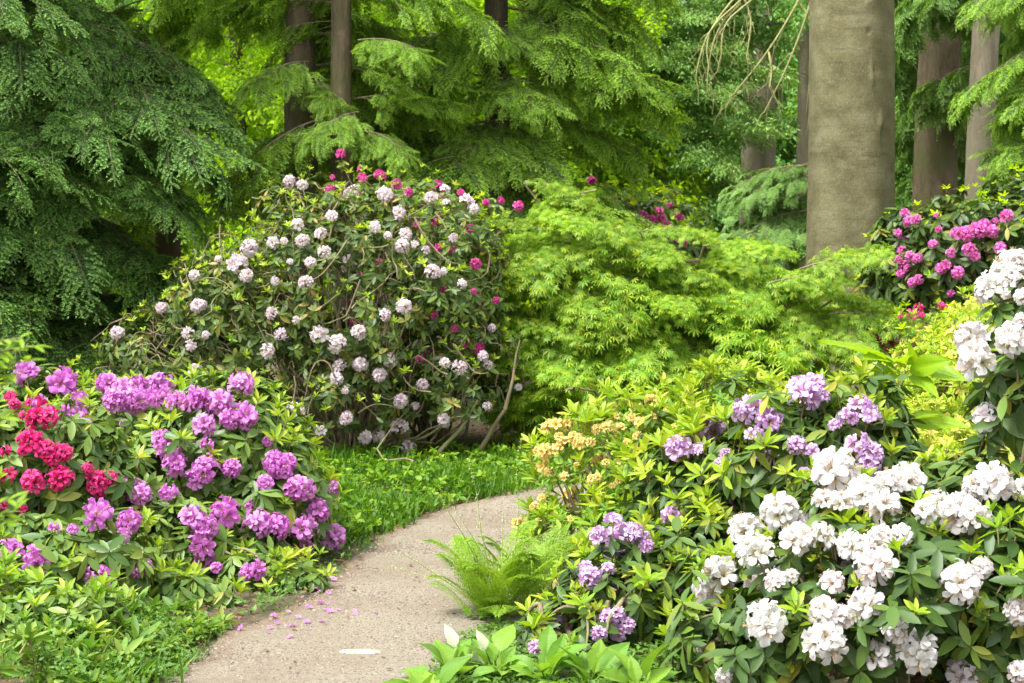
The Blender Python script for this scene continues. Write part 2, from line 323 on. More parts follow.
# ------------------------------------------------------------------ shrubs
def lobe(px, py, d, rx, ry, dep=None):
    c = P(px, py, d); a = rx*d/F; b = ry*d/F; return (c, np.array([a, dep if dep else a*0.8, b]))
def hit(px, py, lobes):
    r = ray(px, py); o = np.array([0,0,CAMZ]); best = None
    for c, R in lobes:
        q = (o-c)/R; v = r/R; A = v@v; B = q@v; C = q@q-1; D = B*B-A*C
        if D >= 0:
            t = (-B-math.sqrt(D))/A
            if best is None or t < best[0]: p = o+r*t; best = (t, p, norm((p-c)/R**2))
    if best is None:
        c, R = min(lobes, key=lambda l: np.linalg.norm((o+r*(l[0][1]/r[1])-l[0])/l[1]))
        p = o+r*((c[1]-R[1]*0.2)/r[1]); best = (0, p, norm((p-c)/R**2))
    return best[1], best[2]
def scatter_lobes(lobes, n, rmin=0.6, rmax=1.05, zmin=0.04, front=0.0, inner=0.55, rough=0.11):
    out_p=[]; out_n=[]; ar = np.array([R[0]*R[2]+R[0]*R[1]+R[1]*R[2] for c,R in lobes]); ar = ar/ar.sum()
    ph = rng.random((6,3))*6; fr = rng.normal(0,2.6,(6,3))
    for (c,R), w in zip(lobes, ar):
        m = int(n*w*1.3); d = norm(rng.normal(size=(m,3)))
        keep = (d[:,2] > -0.55) & (rng.random(m) > front*(d[:,1]>0.3)); d = d[keep]
        bump_ = 1+rough*sum(np.sin(d@fr[k]*2+ph[k,0]) for k in range(6))/2
        rad = rng.uniform(rmin**2, rmax**2, len(d))**0.5*bump_; p = c+d*R*rad[:,None]
        ok = p[:,2] > zmin
        for c2, R2 in lobes:
            if c2 is not c: ok &= (np.linalg.norm((p-c2)/R2, axis=1) > inner)
        out_p.append(p[ok]); out_n.append(norm(d/R)[ok])
    return np.concatenate(out_p), np.concatenate(out_n)
def put_whorls(g, T, p, ax, smin=0.75, smax=1.25, mats=None):
    idx = rng.integers(0, len(T), len(p))
    for k in range(len(T)):
        s = idx == k
        if s.any(): g.place(T[k], frames_z(ax[s]), rng.uniform(smin, smax, s.sum()), p[s])
def twigs_at(lobes, n):
    if not n: return []
    p, nn = scatter_lobes(lobes, n, 0.9, 1.0); return list(zip(p, nn))
def shrub(name, label, cat, lobes, n_old=900, n_new=250, old='rhodo_dark', new='rhodo_new', flowers=(), kind=None, fname='flower_truss',
          group=None, stems=30, stem_r=0.012, Told=None, Tnew=None, upw=0.6, size=1.0, new_size=1.0, rmin=0.6, base=None, back=6, push=0.0, twigs=0, gaps=0.35, newup=1.2, newtop=True, bare=()):
    Told = Told or WH_old; Tnew = Tnew or WH_new
    cen = np.mean([c for c,_ in lobes], 0) if base is None else np.asarray(base); root = np.array([cen[0], cen[1], 0.0])
    t = thing(name, root, label, cat, group)
    p, nrm = scatter_lobes(lobes, n_old, rmin); ax = norm(nrm+np.array([0,0,upw])+rng.normal(0,0.25,p.shape))
    g = Geo()
    if gaps:
        q_ = p*[5.5,5.5,6.5]; nz = np.sin(q_[:,0]+2*np.sin(q_[:,2]*0.8))+np.sin(q_[:,2]*1.3+1.7*np.sin(q_[:,0]*0.9+1))+0.5*np.sin(q_[:,1]*2); k_ = (nz > -0.35)|(rng.random(len(p)) > gaps); p, ax = p[k_], ax[k_]
    fl = [(x, y, s) for x, y, s in flowers]; fp=[]; fa=[]; fs=[]
    for x, y, s in fl:
        q, n = hit(x, y, lobes); dist = q[1]; sc = s*dist/F/TSIZE[kind]
        q = q+n*push; a = norm(n*0.8+np.array([0,-0.15,0.55])+rng.normal(0,0.18,3)); fp.append(q); fa.append(a); fs.append(min(max(sc,0.35),1.7))
    nb = back
    if kind and nb:
        bp, bn = scatter_lobes(lobes, 400, 0.98, 1.02); sel = np.where(bn[:,1] > 0.25)[0][:nb]
        for i in sel: fp.append(bp[i]); fa.append(norm(bn[i]+[0,0,0.5])); fs.append(rng.uniform(0.8,1.1))
    if fp:
        fp = np.array(fp); fa = np.array(fa); fs = np.array(fs)
        # clear leaves that would sit in front of a truss
        o = np.array([0,0,CAMZ]); keep = np.ones(len(p), bool)
        for q, s in zip(fp, fs):
            v = p-o; dq = q-o; L = np.linalg.norm(dq); dq = dq/L; tt = v@dq; off = np.linalg.norm(v-tt[:,None]*dq, axis=1)
            keep &= ~((off < 0.085*s) & (tt < L+0.02))
        p, ax = p[keep], ax[keep]
        put_whorls(g, Told, fp-fa*0.075*fs[:,None], fa, 0.9*size, 1.15*size)
    put_whorls(g, Told, p, ax, 0.72*size, 1.2*size)
    g.v = [v-root for v in g.v]
    obj('foliage', g.mesh('foliage', [M[old], M['twig_green']]), t)
    if n_new:
        p2, n2 = scatter_lobes(lobes, n_new, 0.92, 1.1)
        if newtop: k = n2[:,2] > -0.15+0.5*rng.random(len(n2))-0.25; p2, n2 = p2[k], n2[k]
        if len(fp):
            keep = np.ones(len(p2), bool)
            for q, s in zip(fp, fs):
                v = p2-o; dq = q-o; L = np.linalg.norm(dq); dq = dq/L; tt = v@dq; off = np.linalg.norm(v-tt[:,None]*dq, axis=1)
                keep &= ~((off < 0.07*s) & (tt < L+0.02))
            p2, n2 = p2[keep], n2[keep]
        g2 = Geo(); put_whorls(g2, Tnew, p2, norm(n2*0.7+np.array([0,0,newup])+rng.normal(0,0.15,p2.shape)), 0.7*new_size, 1.2*new_size)
        g2.v = [v-root for v in g2.v]; obj('young_foliage', g2.mesh('young_foliage', [M[new], M['twig_green']]), t)
    # stems
    gs = Geo(); tips = p[rng.permutation(len(p))[:stems]]
    for q in tips:
        b = root+np.array([rng.normal(0,0.10), rng.normal(0,0.08), -0.02]); mid = b*0.45+q*0.55; mid[2] = max(0.15, q[2]*0.45)+rng.normal(0,0.03)
        a = curve(b, mid, 0, 0.05, 6); c = curve(mid, q, 0.03, 0.06, 7); pts = np.concatenate([a, c[1:]])
        tube(gs, pts, np.linspace(stem_r*rng.uniform(0.8,1.6), 0.003, len(pts)), 6)
    for pts, r0, r1 in bare: tube(gs, pts, np.linspace(r0, r1, len(pts)), 8)
    if len(fp):
        for q, a in zip(fp, fa):
            e = q-a*0.12; b = e*0.8+root*0.2; b[2] = e[2]-0.16; pts = curve(b, e, -0.02, 0.05, 5)
            tube(gs, pts, np.linspace(0.006,0.004,5), 5)
    for q, nq in twigs_at(lobes, twigs):
        a = rng.normal(0,1,3); a = norm(a-nq*(a@nq)*0.7); l = rng.uniform(0.15,0.45); pts = curve(q-a*l*0.5-nq*0.04, q+a*l*0.5+nq*0.02, rng.normal(0,0.06), 0.10, 9); tube(gs, pts, np.linspace(0.0065,0.002,9), 5)
    gs.v = [v-root for v in gs.v]; obj('stems', gs.mesh('stems', [M['twig']]), t)
    for i in range(len(fp)):
        me = TR[kind][rng.integers(len(TR[kind]))]
        obj(fname, me, t, fp[i]-root, frames_z(fa[i][None])[0], float(fs[i]))
    return t

# ------------------------------------------------------------------ branches for trees
def sprayT(seed, need=0.015, nw=0.0055, L=0.32, ns=10, hang=0.35):
    r_ = np.random.default_rng(seed); g = Geo(); P_=[]; D_=[]; U_=[]; S_=[]
    def needles(pts, t0, t1, step=0.0085):
        n = max(2, int(np.linalg.norm(np.diff(pts, axis=0), axis=1).sum()/step)); q = (np.arange(n)+0.5)/n; k = q*(len(pts)-1); i = k.astype(int).clip(0, len(pts)-2)
        pos = pts[i]+(pts[i+1]-pts[i])*(k-i)[:,None]; d = norm(pts[i+1]-pts[i]); sd = norm(np.cross(d, [0,0,1.]))
        for sg in (-1,1): P_.append(pos); D_.append(norm(d*0.6+sd*sg+r_.normal(0,0.2,d.shape))); U_.append(t0+(t1-t0)*q); S_.append(need*r_.uniform(0.75,1.15,n)*np.where(q>0.9,0.7,1))
        P_.append(pos[-1:]); D_.append(d[-1:]); U_.append([t1]); S_.append([need])
    t = np.linspace(0,1,8)[:,None]; main = np.array([1,0,0])*L*t+np.array([0,r_.normal(0,0.03),-hang*L*0.8])*t**2; needles(main, 0.1, 1.0)
    tube(g, main, np.linspace(0.0022,0.0008,8), 3, 0.5, 0.5, mat=1)
    for i in range(ns):
        x = 0.08+0.86*(i+0.4*r_.random())/ns; b = main[int(x*7)]
        for sg in (-1,1):
            l = L*0.52*((1-x)**0.7)*min(1,0.45+x*2.5)*r_.uniform(0.6,1.2)+0.018; a = math.radians(r_.uniform(38,62)); d = np.array([math.cos(a), sg*math.sin(a), -0.08+r_.normal(0,0.08)]); tt = np.linspace(0,1,5)[:,None]
            pts = b+d*l*tt+np.array([0,0,-hang*l])*tt**2; needles(pts, 0.25+0.3*x, 1.0)
            if l > 0.07:
                for y in (0.3,0.5,0.7):
                    for s2 in (-1,1): bb = pts[int(y*4)]; dd = norm(d*0.8+s2*np.array([-d[1],d[0],0])*0.7+[0,0,-0.15]); ll = l*0.38*(1.1-y); needles(bb+dd*ll*np.linspace(0,1,3)[:,None], 0.4, 1.0)
    Pn=np.concatenate(P_); Dn=np.concatenate(D_); Un=np.concatenate(U_); Tn=np.concatenate(S_); n=len(Pn)
    side = norm(np.cross(Dn, norm(np.array([0,0,1.])+r_.normal(0,0.4,Dn.shape))))*nw/2
    V = np.stack([Pn-side*0.7, Pn+side*0.7, Pn+Dn*Tn[:,None]*0.6+side, Pn+Dn*Tn[:,None], Pn+Dn*Tn[:,None]*0.6-side],1)
    V = V[:,[0,1,2,4],:].reshape(-1,3); g.add(V, (np.arange(n)*4)[:,None]+np.arange(4)[None], np.repeat(r_.random(n),4), np.repeat(Un,4)); return g
def conifer_branch(seed, mats, L=1.4, droop=0.16, hang=0.28, need=0.016, nw=0.006, nsub=8, spr=0.12, tilt=(-24,8)):
    global rng; keep = rng; rng = np.random.default_rng(seed); g = Geo(); T = [sprayT(seed*10+k, need, nw, hang=hang*(0.7+0.5*k)) for k in range(3)]
    N = 20; s = np.linspace(0,1,N); main = np.stack([s*L, 0.08*L*np.sin(s*3+rng.random()*3), 0.06*L*np.sin(s*PI)-droop*L*s**2], 1)
    tube(g, main, np.linspace(0.012,0.002,N), 5, 0.5, 0.5, mat=1); Ps=[]; Ds=[]
    def sprays(pts, k0):
        Ls = np.linalg.norm(np.diff(pts,axis=0),axis=1).sum(); n = max(1,int(Ls/spr)); 
        for j in range(n):
            q = (k0+(1-k0)*(j+rng.random()*0.7)/n)*(len(pts)-1); i = min(int(q), len(pts)-2); pos = pts[i]+(pts[i+1]-pts[i])*(q-i); d = norm(pts[i+1]-pts[i]); az = math.atan2(d[1],d[0])+rng.choice([-1,1])*rng.uniform(0.2,1.0); el = math.radians(rng.uniform(*tilt))
            Ps.append(pos); Ds.append([math.cos(az)*math.cos(el), math.sin(az)*math.cos(el), math.sin(el)])
        Ps.append(pts[-1]); d = norm(pts[-1]-pts[-2]); Ds.append(d)
    sprays(main, 0.25)
    for i in range(nsub):
        x = 0.10+0.82*(i+rng.random()*0.6)/nsub
        for sg in (-1,1):
            l = L*0.48*(1-x)**0.7*rng.uniform(0.55,1.15)+0.05; b = main[int(x*(N-1))]; a = math.radians(rng.uniform(35,65)); d = np.array([math.cos(a), sg*math.sin(a), rng.normal(0,0.12)]); t = np.linspace(0,1,8)[:,None]
            pts = b+d*l*t+np.array([0.1*l,0,-0.35*l*rng.uniform(0.4,1.5)])*t**2; tube(g, pts, np.linspace(0.005,0.0015,8), 4, 0.5, 0.5, mat=1); sprays(pts, 0.2)
    Ps=np.array(Ps); Ds=norm(np.array(Ds)); idx=rng.integers(0,3,len(Ps)); up=norm(np.array([0,0,1.])+rng.normal(0,0.25,Ps.shape))
    for k in range(3):
        m_=idx==k
        if m_.any(): g.place(T[k], frames_x(Ds[m_],up[m_]), rng.uniform(0.6,1.15,m_.sum()), Ps[m_])
    me = g.mesh('branch', mats, smooth=False); rng = keep; return me
def leafy_branch(seed, mats, L=1.0, nsec=16, sl=0.42, T=ML, size=0.05, step=0.04, droop=0.15, jit=0.5, zspread=0.03, tert=True, hang=0.25, leafhang=-0.35):
    global rng; keep = rng; rng = np.random.default_rng(seed); g = Geo(); N = 16; s = np.linspace(0,1,N)
    main = np.stack([s*L, 0.07*L*np.sin(s*4+rng.random()*3), 0.04*L*np.sin(s*PI)-droop*L*s**2], 1); tube(g, main, np.linspace(0.012*L,0.002,N), 5, 0.5, 0.5, mat=1)
    LP=[]; LD=[]
    def leaves(pts, step):
        seg=np.diff(pts,axis=0); Ls=np.linalg.norm(seg,axis=1); n=max(2,int(Ls.sum()/step)); q=(np.arange(n)+rng.random())/n; q=np.clip(q,0,1)
        cum=np.concatenate([[0],np.cumsum(Ls)])/Ls.sum(); pos=np.stack([np.interp(q,cum,pts[:,k]) for k in range(3)],1); d=norm(np.stack([np.interp(q,cum[:-1],seg[:,k]) for k in range(3)],1))
        sd=norm(np.cross(d,[0,0,1.]))
        for sg in (-1,1): LP.append(pos); LD.append(norm(d*0.6+sd*sg*0.8+rng.normal(0,jit*0.5,d.shape)+np.array([0,0,leafhang])))
        LP.append(pts[-1:]); LD.append(norm(d[-1:]+np.array([0,0,leafhang])))
    leaves(main[5:], step)
    for i in range(nsec):
        x = 0.15+0.82*i/nsec
        for sg in (-1,1):
            l = sl*L*((1-x)**0.6)*min(1,0.4+x*3)*rng.uniform(0.6,1.2)+0.06*L; k=int(x*(N-1)); b=main[k]; fw=math.radians(rng.uniform(35,65)); d=np.array([math.cos(fw),sg*math.sin(fw),rng.normal(0.08,zspread*4)])
            t=np.linspace(0,1,7)[:,None]; pts=b+d*l*t+np.array([0,0,-hang*l])*t**2; tube(g,pts,np.linspace(0.003*L,0.001,7),3,0.5,0.5,mat=1); leaves(pts[1:],step)
            if tert:
                for y in np.arange(0.2,0.95,0.16/ max(l,0.2)*0.9):
                    bb=pts[int(y*6)]; dd=norm(norm(d)*0.7+rng.choice([-1,1])*np.array([-d[1],d[0],0])*0.7+rng.normal(0,0.15,3)); tl=l*0.4*(1-y*0.5)*rng.uniform(0.7,1.2); pp=bb+dd*tl*np.linspace(0,1,4)[:,None]+np.array([0,0,-hang*tl])*np.linspace(0,1,4)[:,None]**2
                    leaves(pp, step)
    p=np.concatenate(LP); d=np.concatenate(LD); up=norm(np.array([0,0,1.])+rng.normal(0,jit,p.shape)); p=p+rng.normal(0,zspread,p.shape)*[0.4,0.4,1]
    g.place(T, frames_x(d,up), size*rng.uniform(0.65,1.25,len(p)), p); me=g.mesh('branch',mats); 
    rng=keep; return me
TW=M['twig']
BR = {}
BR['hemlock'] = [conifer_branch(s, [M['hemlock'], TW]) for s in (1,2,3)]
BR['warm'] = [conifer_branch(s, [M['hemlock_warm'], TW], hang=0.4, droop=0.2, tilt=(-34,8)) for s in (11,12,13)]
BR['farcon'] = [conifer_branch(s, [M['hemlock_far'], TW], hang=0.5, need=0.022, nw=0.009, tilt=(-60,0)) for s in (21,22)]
BR['maple'] = [leafy_branch(s, [M['maple'], TW], 0.9, 17, 0.48, ML, 0.055, 0.045, 0.17, 0.32, 0.022, leafhang=-0.38) for s in (31,32,33)]
BR['bright'] = [leafy_branch(s, [M['leaf_bright'], TW], 1.5, 15, 0.45, ST, 0.075, 0.07, 0.12, 0.7, 0.10) for s in (41,42)]
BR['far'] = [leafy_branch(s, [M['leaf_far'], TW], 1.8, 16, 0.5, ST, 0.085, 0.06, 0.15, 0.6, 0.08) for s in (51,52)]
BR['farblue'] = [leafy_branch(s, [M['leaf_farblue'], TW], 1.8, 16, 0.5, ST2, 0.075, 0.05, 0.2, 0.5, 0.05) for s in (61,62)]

def trunk_geo(h, r0, r1, lean=(0,0), k=16, n=40, wob=0.02, flare=0.35, mat=0):
    g=Geo(); z=np.linspace(-0.1,h,n); ph=rng.random(4)*6; cx=lean[0]*z/h+wob*np.sin(z*0.9+ph[0]); cy=lean[1]*z/h+wob*np.sin(z*0.7+ph[1])
    r=r0+(r1-r0)*z/h; r=r*(1+flare*np.exp(-np.maximum(z,0)/0.25)); a=np.arange(k)*2*PI/k
    rr=r[:,None]*(1+0.03*rng.random((len(z),k))*1.0+0.04*np.sin(a[None]*3+z[:,None]*0.8+ph[2])+0.03*np.sin(a[None]*7+z[:,None]*2))
    V=np.stack([cx[:,None]+rr*np.cos(a),cy[:,None]+rr*np.sin(a),np.broadcast_to(z[:,None],rr.shape)],2).reshape(-1,3)
    i=np.arange(n-1)[:,None]*k; j=np.arange(k)[None]; j2=(j+1)%k; g.add(V,np.stack([i+j,i+j2,i+k+j2,i+k+j],2).reshape(-1,4),0.5,0.5,mat)
    return g, lambda zz:(np.interp(zz,z,cx),np.interp(zz,z,cy),np.interp(zz,z,r))
def tree(name, label, cat, xy, h, r0, kind, n, zr, scale=(0.9,1.4), slope=-15, bark='spruce_bark', group=None, az=None, lean=(0,0), taper=0.35, out=0.0, extra=(), zpow=1.0, r1f=0.35, scfun=None):
    base=np.array([xy[0],xy[1],0.0]); t=thing(name, base, label, cat, group)
    g,f=trunk_geo(h,r0,r0*r1f,lean,k=40,n=160,wob=0.035); obj('trunk', g.mesh('trunk',[M[bark]]), t)
    Bs=BR[kind]
    for i in range(n):
        z=zr[0]+(zr[1]-zr[0])*((i+rng.random())/n)**zpow; a=i*2.39996+rng.normal(0,0.3) if az is None else math.radians(rng.uniform(*az))
        x,y,r=f(min(z,h)); el=math.radians(slope+rng.normal(0,9)); d=np.array([math.cos(a)*math.cos(el),math.sin(a)*math.cos(el),math.sin(el)])
        s=rng.uniform(*scale)*(1-taper*(z-zr[0])/max(zr[1]-zr[0],1e-3)); up=norm(np.array([rng.normal(0,0.15),rng.normal(0,0.15),1]))
        b=np.array([x,y,z])+d*np.array([1,1,0])*(r*0.6+out*rng.random())
        obj('branch', Bs[i%len(Bs)], t, b, frames_x(d[None],up)[0], float(s))
    for (b,d,s) in extra:
        obj('branch', Bs[int(rng.integers(len(Bs)))], t, np.asarray(b)-base, frames_x(norm(d)[None],np.array([0,0,1.]))[0], float(s))
    return t

#==SETTING==
# ground
def grid(x0,x1,y0,y1,nx,ny,zf):
    xs=np.linspace(x0,x1,nx); ys=np.linspace(y0,y1,ny); X,Y=np.meshgrid(xs,ys); V=np.stack([X,Y,zf(X,Y)],2).reshape(-1,3)
    i=np.arange(ny-1)[:,None]*nx; j=np.arange(nx-1)[None]; return V, np.stack([i+j,i+j+1,i+nx+j+1,i+nx+j],2).reshape(-1,4)
m,nt,N,L,bs,out=newmat('soil'); n1=tex(nt,'Noise',14,8,rough=0.7); n2=tex(nt,'Noise',0.8,3); n3=tex(nt,'Voronoi',55)
c=ramp(nt,n1.outputs['Fac'],[(0.3,(0.035,0.024,0.014)),(0.5,(0.09,0.06,0.035)),(0.7,(0.19,0.13,0.08))]); c=mixc(nt,ramp(nt,n2.outputs['Fac'],[(0.45,(0,0,0)),(0.6,(1,1,1))]),c,(0.07,0.085,0.03))
L.new(c,bs.inputs['Base Color']); bs.inputs['Roughness'].default_value=0.95; bump(nt,n1.outputs['Fac'],0.9,0.03,bs); M['soil']=m
g=Geo(); V,f=grid(-250,250,-20,480,60,60,lambda X,Y:0*X); g.add(V,f); tag(obj('ground',g.mesh('ground',[M['soil']])),kind='structure')

# path: left edge from the photograph, about 1.05 m wide
LE=[(60,760),(165,683),(232,632),(288,612),(334,582),(362,552),(402,526),(442,511),(500,496),(545,487),(620,479),(720,472),(860,466)]
le=np.array([G(x,y)[:2] for x,y in LE]); 
le=np.concatenate([[le[0]+(le[0]-le[1])*3],le])
def resample(p,n):
    d=np.concatenate([[0],np.cumsum(np.linalg.norm(np.diff(p,axis=0),axis=1))]); q=np.linspace(0,d[-1],n); return np.stack([np.interp(q,d,p[:,k]) for k in range(2)],1)
le=resample(le,260); ker=np.ones(9)/9; lp=np.pad(le,((4,4),(0,0)),'edge'); le=np.stack([np.convolve(lp[:,k],ker,'valid') for k in range(2)],1)
tg=norm(np.gradient(le,axis=0)); nr=np.stack([tg[:,1],-tg[:,0]],1); nrp=np.pad(nr,((20,20),(0,0)),'edge'); nr=norm(np.stack([np.convolve(nrp[:,k],np.ones(41)/41,'valid') for k in range(2)],1))
wj=lambda: np.convolve(rng.normal(0,0.05,268),ker,'valid')[:260]+0.03*np.sin(np.arange(260)*0.21+rng.random()*6)+0.02*np.sin(np.arange(260)*0.47)
m,nt,N,L,bs,out=newmat('gravel_path'); n1=tex(nt,'Noise',110,8,rough=0.8); n2=tex(nt,'Noise',1.6,6); n3=tex(nt,'Voronoi',90); n4=tex(nt,'Noise',26,6,rough=0.7)
c=ramp(nt,n1.outputs['Fac'],[(0.30,(0.09,0.07,0.05)),(0.46,(0.195,0.168,0.12)),(0.66,(0.395,0.355,0.26))])
c=mixc(nt,ramp(nt,n2.outputs['Fac'],[(0.42,(0,0,0)),(0.62,(0.75,0.75,0.75))]),c,(0.19,0.150,0.10))
c=mixc(nt,ramp(nt,n3.outputs['Distance'],[(0.05,(0.4,0.4,0.4)),(0.16,(0,0,0))]),c,(0.42,0.38,0.33))
c=mixc(nt,ramp(nt,n4.outputs['Fac'],[(0.60,(0,0,0)),(0.70,(0.8,0.8,0.8))]),c,(0.14,0.10,0.07))
ea=attr(nt,'u'); c=mixc(nt,ramp(nt,math_(nt,'ADD',ea,math_(nt,'MULTIPLY',n4.outputs['Fac'],0.12)),[(0.0,(0.9,0.9,0.9)),(0.10,(0.6,0.6,0.6)),(0.20,(0,0,0))]),c,(0.16,0.095,0.055))
L.new(c,bs.inputs['Base Color']); bs.inputs['Roughness'].default_value=0.95; bump(nt,n1.outputs['Fac'],0.8,0.012,bs); M['path']=m
K=24; ws=np.linspace(0,1,K); a=le+nr*wj()[:,None]; b=le+nr*(1.05+wj())[:,None]
X=a[:,None,:]*(1-ws)[None,:,None]+b[:,None,:]*ws[None,:,None]; Z=0.006+0.012*np.sin(ws*PI)[None]+0*X[:,:,0]
g=Geo(); i=np.arange(259)[:,None]*K; j=np.arange(K-1)[None]; g.add(np.concatenate([X,Z[:,:,None]],2).reshape(-1,3),np.stack([i+j,i+j+1,i+K+j+1,i+K+j],2).reshape(-1,4),0.5,np.tile(np.minimum(ws,1-ws)*1.3,260))
tag(obj('path',g.mesh('path',[M['path']])),kind='structure')
def path_dist(xy):                                   # signed: <0 left of the left edge, 0..1.05 on the path
    d=np.linalg.norm(xy[:,None,:]-le[None],axis=2); k=d.argmin(1); return np.einsum('ij,ij->i',xy-le[k],nr[k])

# small stones and litter on the path
def blades(n, region, T, smin, smax, mats, name, label, cat, elev=(40,85), avoid=True, rad=0.0, clumps=None, maxd=None, edge=None):
    x0,x1,y0,y1=region; xy=np.stack([rng.uniform(x0,x1,n),rng.uniform(y0,y1,n)],1)
    if clumps: cc=np.stack([rng.uniform(x0,x1,clumps),rng.uniform(y0,y1,clumps)],1); xy=cc[rng.integers(0,clumps,n)]+rng.normal(0,rad,(n,2))
    pd=path_dist(xy)
    if avoid:
        k=(pd<-0.03-0.09*(0.5+0.5*np.sin(xy[:,0]*9+3*np.sin(xy[:,1]*5)))+0.12*rng.random(len(pd))**2) if edge!='right' else pd>1.03
        if maxd: k&=(pd>-maxd)
        xy=xy[k]
    n=len(xy); el=np.radians(rng.uniform(*elev,n)); az=rng.random(n)*2*PI; d=np.stack([np.cos(az)*np.cos(el),np.sin(az)*np.cos(el),np.sin(el)],1)
    hmap=0.75+0.35*np.sin(xy[:,0]*5.1+1)*np.sin(xy[:,1]*4.3)
    return xy,d,rng.uniform(smin,smax,n)*hmap
# green carpet left of the path, under the blush rhododendron
bladeT=Geo(); bladeT.add([[0,-0.04,0],[0,0.04,0],[0.5,0.035,-0.03],[0.5,-0.035,-0.03],[1,0,-0.16]],[[0,1,2,3]],0,[0,0,.5,.5,1]); bladeT.f[3].append(np.array([[3,2,4]])); bladeT.m[3].append(np.zeros(1,int))
g=Geo()
xy,d,s=blades(75000,(-2.2,1.0,8.6,12.6),bladeT,0.06,0.14,None,'','','')
k=(xy[:,1]>9.0); xy,d,s=xy[k],d[k],s[k]
def patch(xy,f=1.0): return np.clip(0.5+0.22*np.sin(xy[:,0]*3.1*f+2*np.sin(xy[:,1]*2.3*f))+0.22*np.sin(xy[:,1]*5.3*f+1.5*np.sin(xy[:,0]*6.1*f))+rng.normal(0,0.16,len(xy)),0,1)
s=s*(0.45+1.1*patch(xy,1.3)); kk=rng.random(len(xy))<0.35+0.9*patch(xy,0.8); xy,d,s=xy[kk],d[kk],s[kk]
g.place(bladeT,frames_x(d,np.array([0.1,0,1.])),s,np.c_[xy,0*xy[:,0]+0.002],rnd=patch(xy))
xy,d,s=blades(12000,(-2.2,1.0,8.4,12.6),ST,0.02,0.045,None,'','','',elev=(-5,45)); 
g.place(ST,frames_x(d,norm(np.array([0,0,1.])+rng.normal(0,0.3,(len(d),3)))),s,np.c_[xy,rng.uniform(0.01,0.10,len(xy))*(0.3+patch(xy,1.3))],rnd=patch(xy,2)*0.7,mat=1)
xy=np.stack([rng.uniform(-2.2,1.0,2000),rng.uniform(9,12.5,2000)],1); xy=xy[path_dist(xy)<-0.04]; n=len(xy)
put_whorls(g,WH_small,np.c_[xy,rng.uniform(0.02,0.11,n)*(0.5+patch(xy,1.7))],norm(np.array([0,0,1.])+rng.normal(0,0.35,(n,3))),0.6,1.4)
tag(obj('ground_cover',g.mesh('ground_cover',[M['grass'],M['weed']])),'fresh green carpet of fine grassy plants between the path bend and the pale rhododendron','ground cover',kind='stuff')
# weeds lower left, and thin fringe along the path
g=Geo()
xy,d,s=blades(8000,(-1.75,-0.75,6.1,7.1),ST,0.02,0.05,None,'','','',elev=(0,60),maxd=0.5)
hz=np.clip(0.04+0.16*np.clip(-path_dist(xy)/0.4,0,1),0,0.2)
g.place(ST,frames_x(d,norm(np.array([0,-0.2,1.])+rng.normal(0,0.4,(len(d),3)))),s,np.c_[xy,hz*rng.random(len(xy))**0.6])
xy,d,s=blades(2200,(-1.75,-0.75,6.1,7.2),bladeT,0.06,0.15,None,'','','',maxd=0.45)
g.place(bladeT,frames_x(d,np.array([0.1,0,1.])),s,np.c_[xy,0*xy[:,0]])
xy=np.stack([rng.uniform(-1.75,-0.75,800),rng.uniform(6.1,7.25,800)],1); pd=path_dist(xy); xy=xy[(pd<-0.05)&(pd>-0.45)]; pd=path_dist(xy); n=len(xy)
hh=(0.03+0.20*np.clip(-pd/0.5,0,1))*rng.uniform(0.3,1,n)*(0.5+patch(xy,2)); put_whorls(g,WH_small+WH_az,np.c_[xy,hh],norm(np.array([0,0,1.])+rng.normal(0,0.4,(n,3))),0.6,1.3)
tag(obj('weeds',g.mesh('weeds',[M['weed'],M['twig_green']])),'bright mixed weeds spilling onto the path edge at lower left','weeds',kind='stuff')
g=Geo()
xy,d,s=blades(8000,(-1.6,0.5,7.4,9.6),ST,0.018,0.04,None,'','','',elev=(0,60),maxd=0.15); 
g.place(ST,frames_x(d,norm(np.array([0,-0.2,1.])+rng.normal(0,0.4,(len(d),3)))),s,np.c_[xy,rng.random(len(xy))*0.07])
tag(obj('edge_weeds',g.mesh('edge_weeds',[M['weed']])),'low small-leaved weeds along the path under the purple rhododendron','weeds',kind='stuff')
# brown leaf litter on soil and path edge
m=leafmat('dry_leaf',[(0.15,(0.10,0.055,0.03)),(0.5,(0.24,0.13,0.07)),(0.95,(0.42,0.28,0.16))],trans=0.1,rough=0.7)
g=Geo(); n=30000; xy=np.stack([rng.uniform(-3.5,4,n),rng.uniform(6,14.5,n)],1); pd=path_dist(xy)
k=((pd<0.0)|(pd>1.05)|(rng.random(n)<0.05*np.exp(-np.minimum(np.abs(pd),np.abs(1.05-pd))/0.12)*3+0.02)); xy=xy[k]; n=len(xy)
az=rng.random(n)*2*PI; g.place(ST,frames_x(np.stack([np.cos(az),np.sin(az),rng.normal(0,0.15,n)],1),norm(np.array([0,0,1.])+rng.normal(0,0.25,(n,3)))),rng.uniform(0.012,0.04,n),np.c_[xy,np.full(n,0.022)])
tag(obj('leaf_litter',g.mesh('leaf_litter',[m])),'brown dry leaf litter strewn over soil and path edges','leaf litter',kind='stuff')
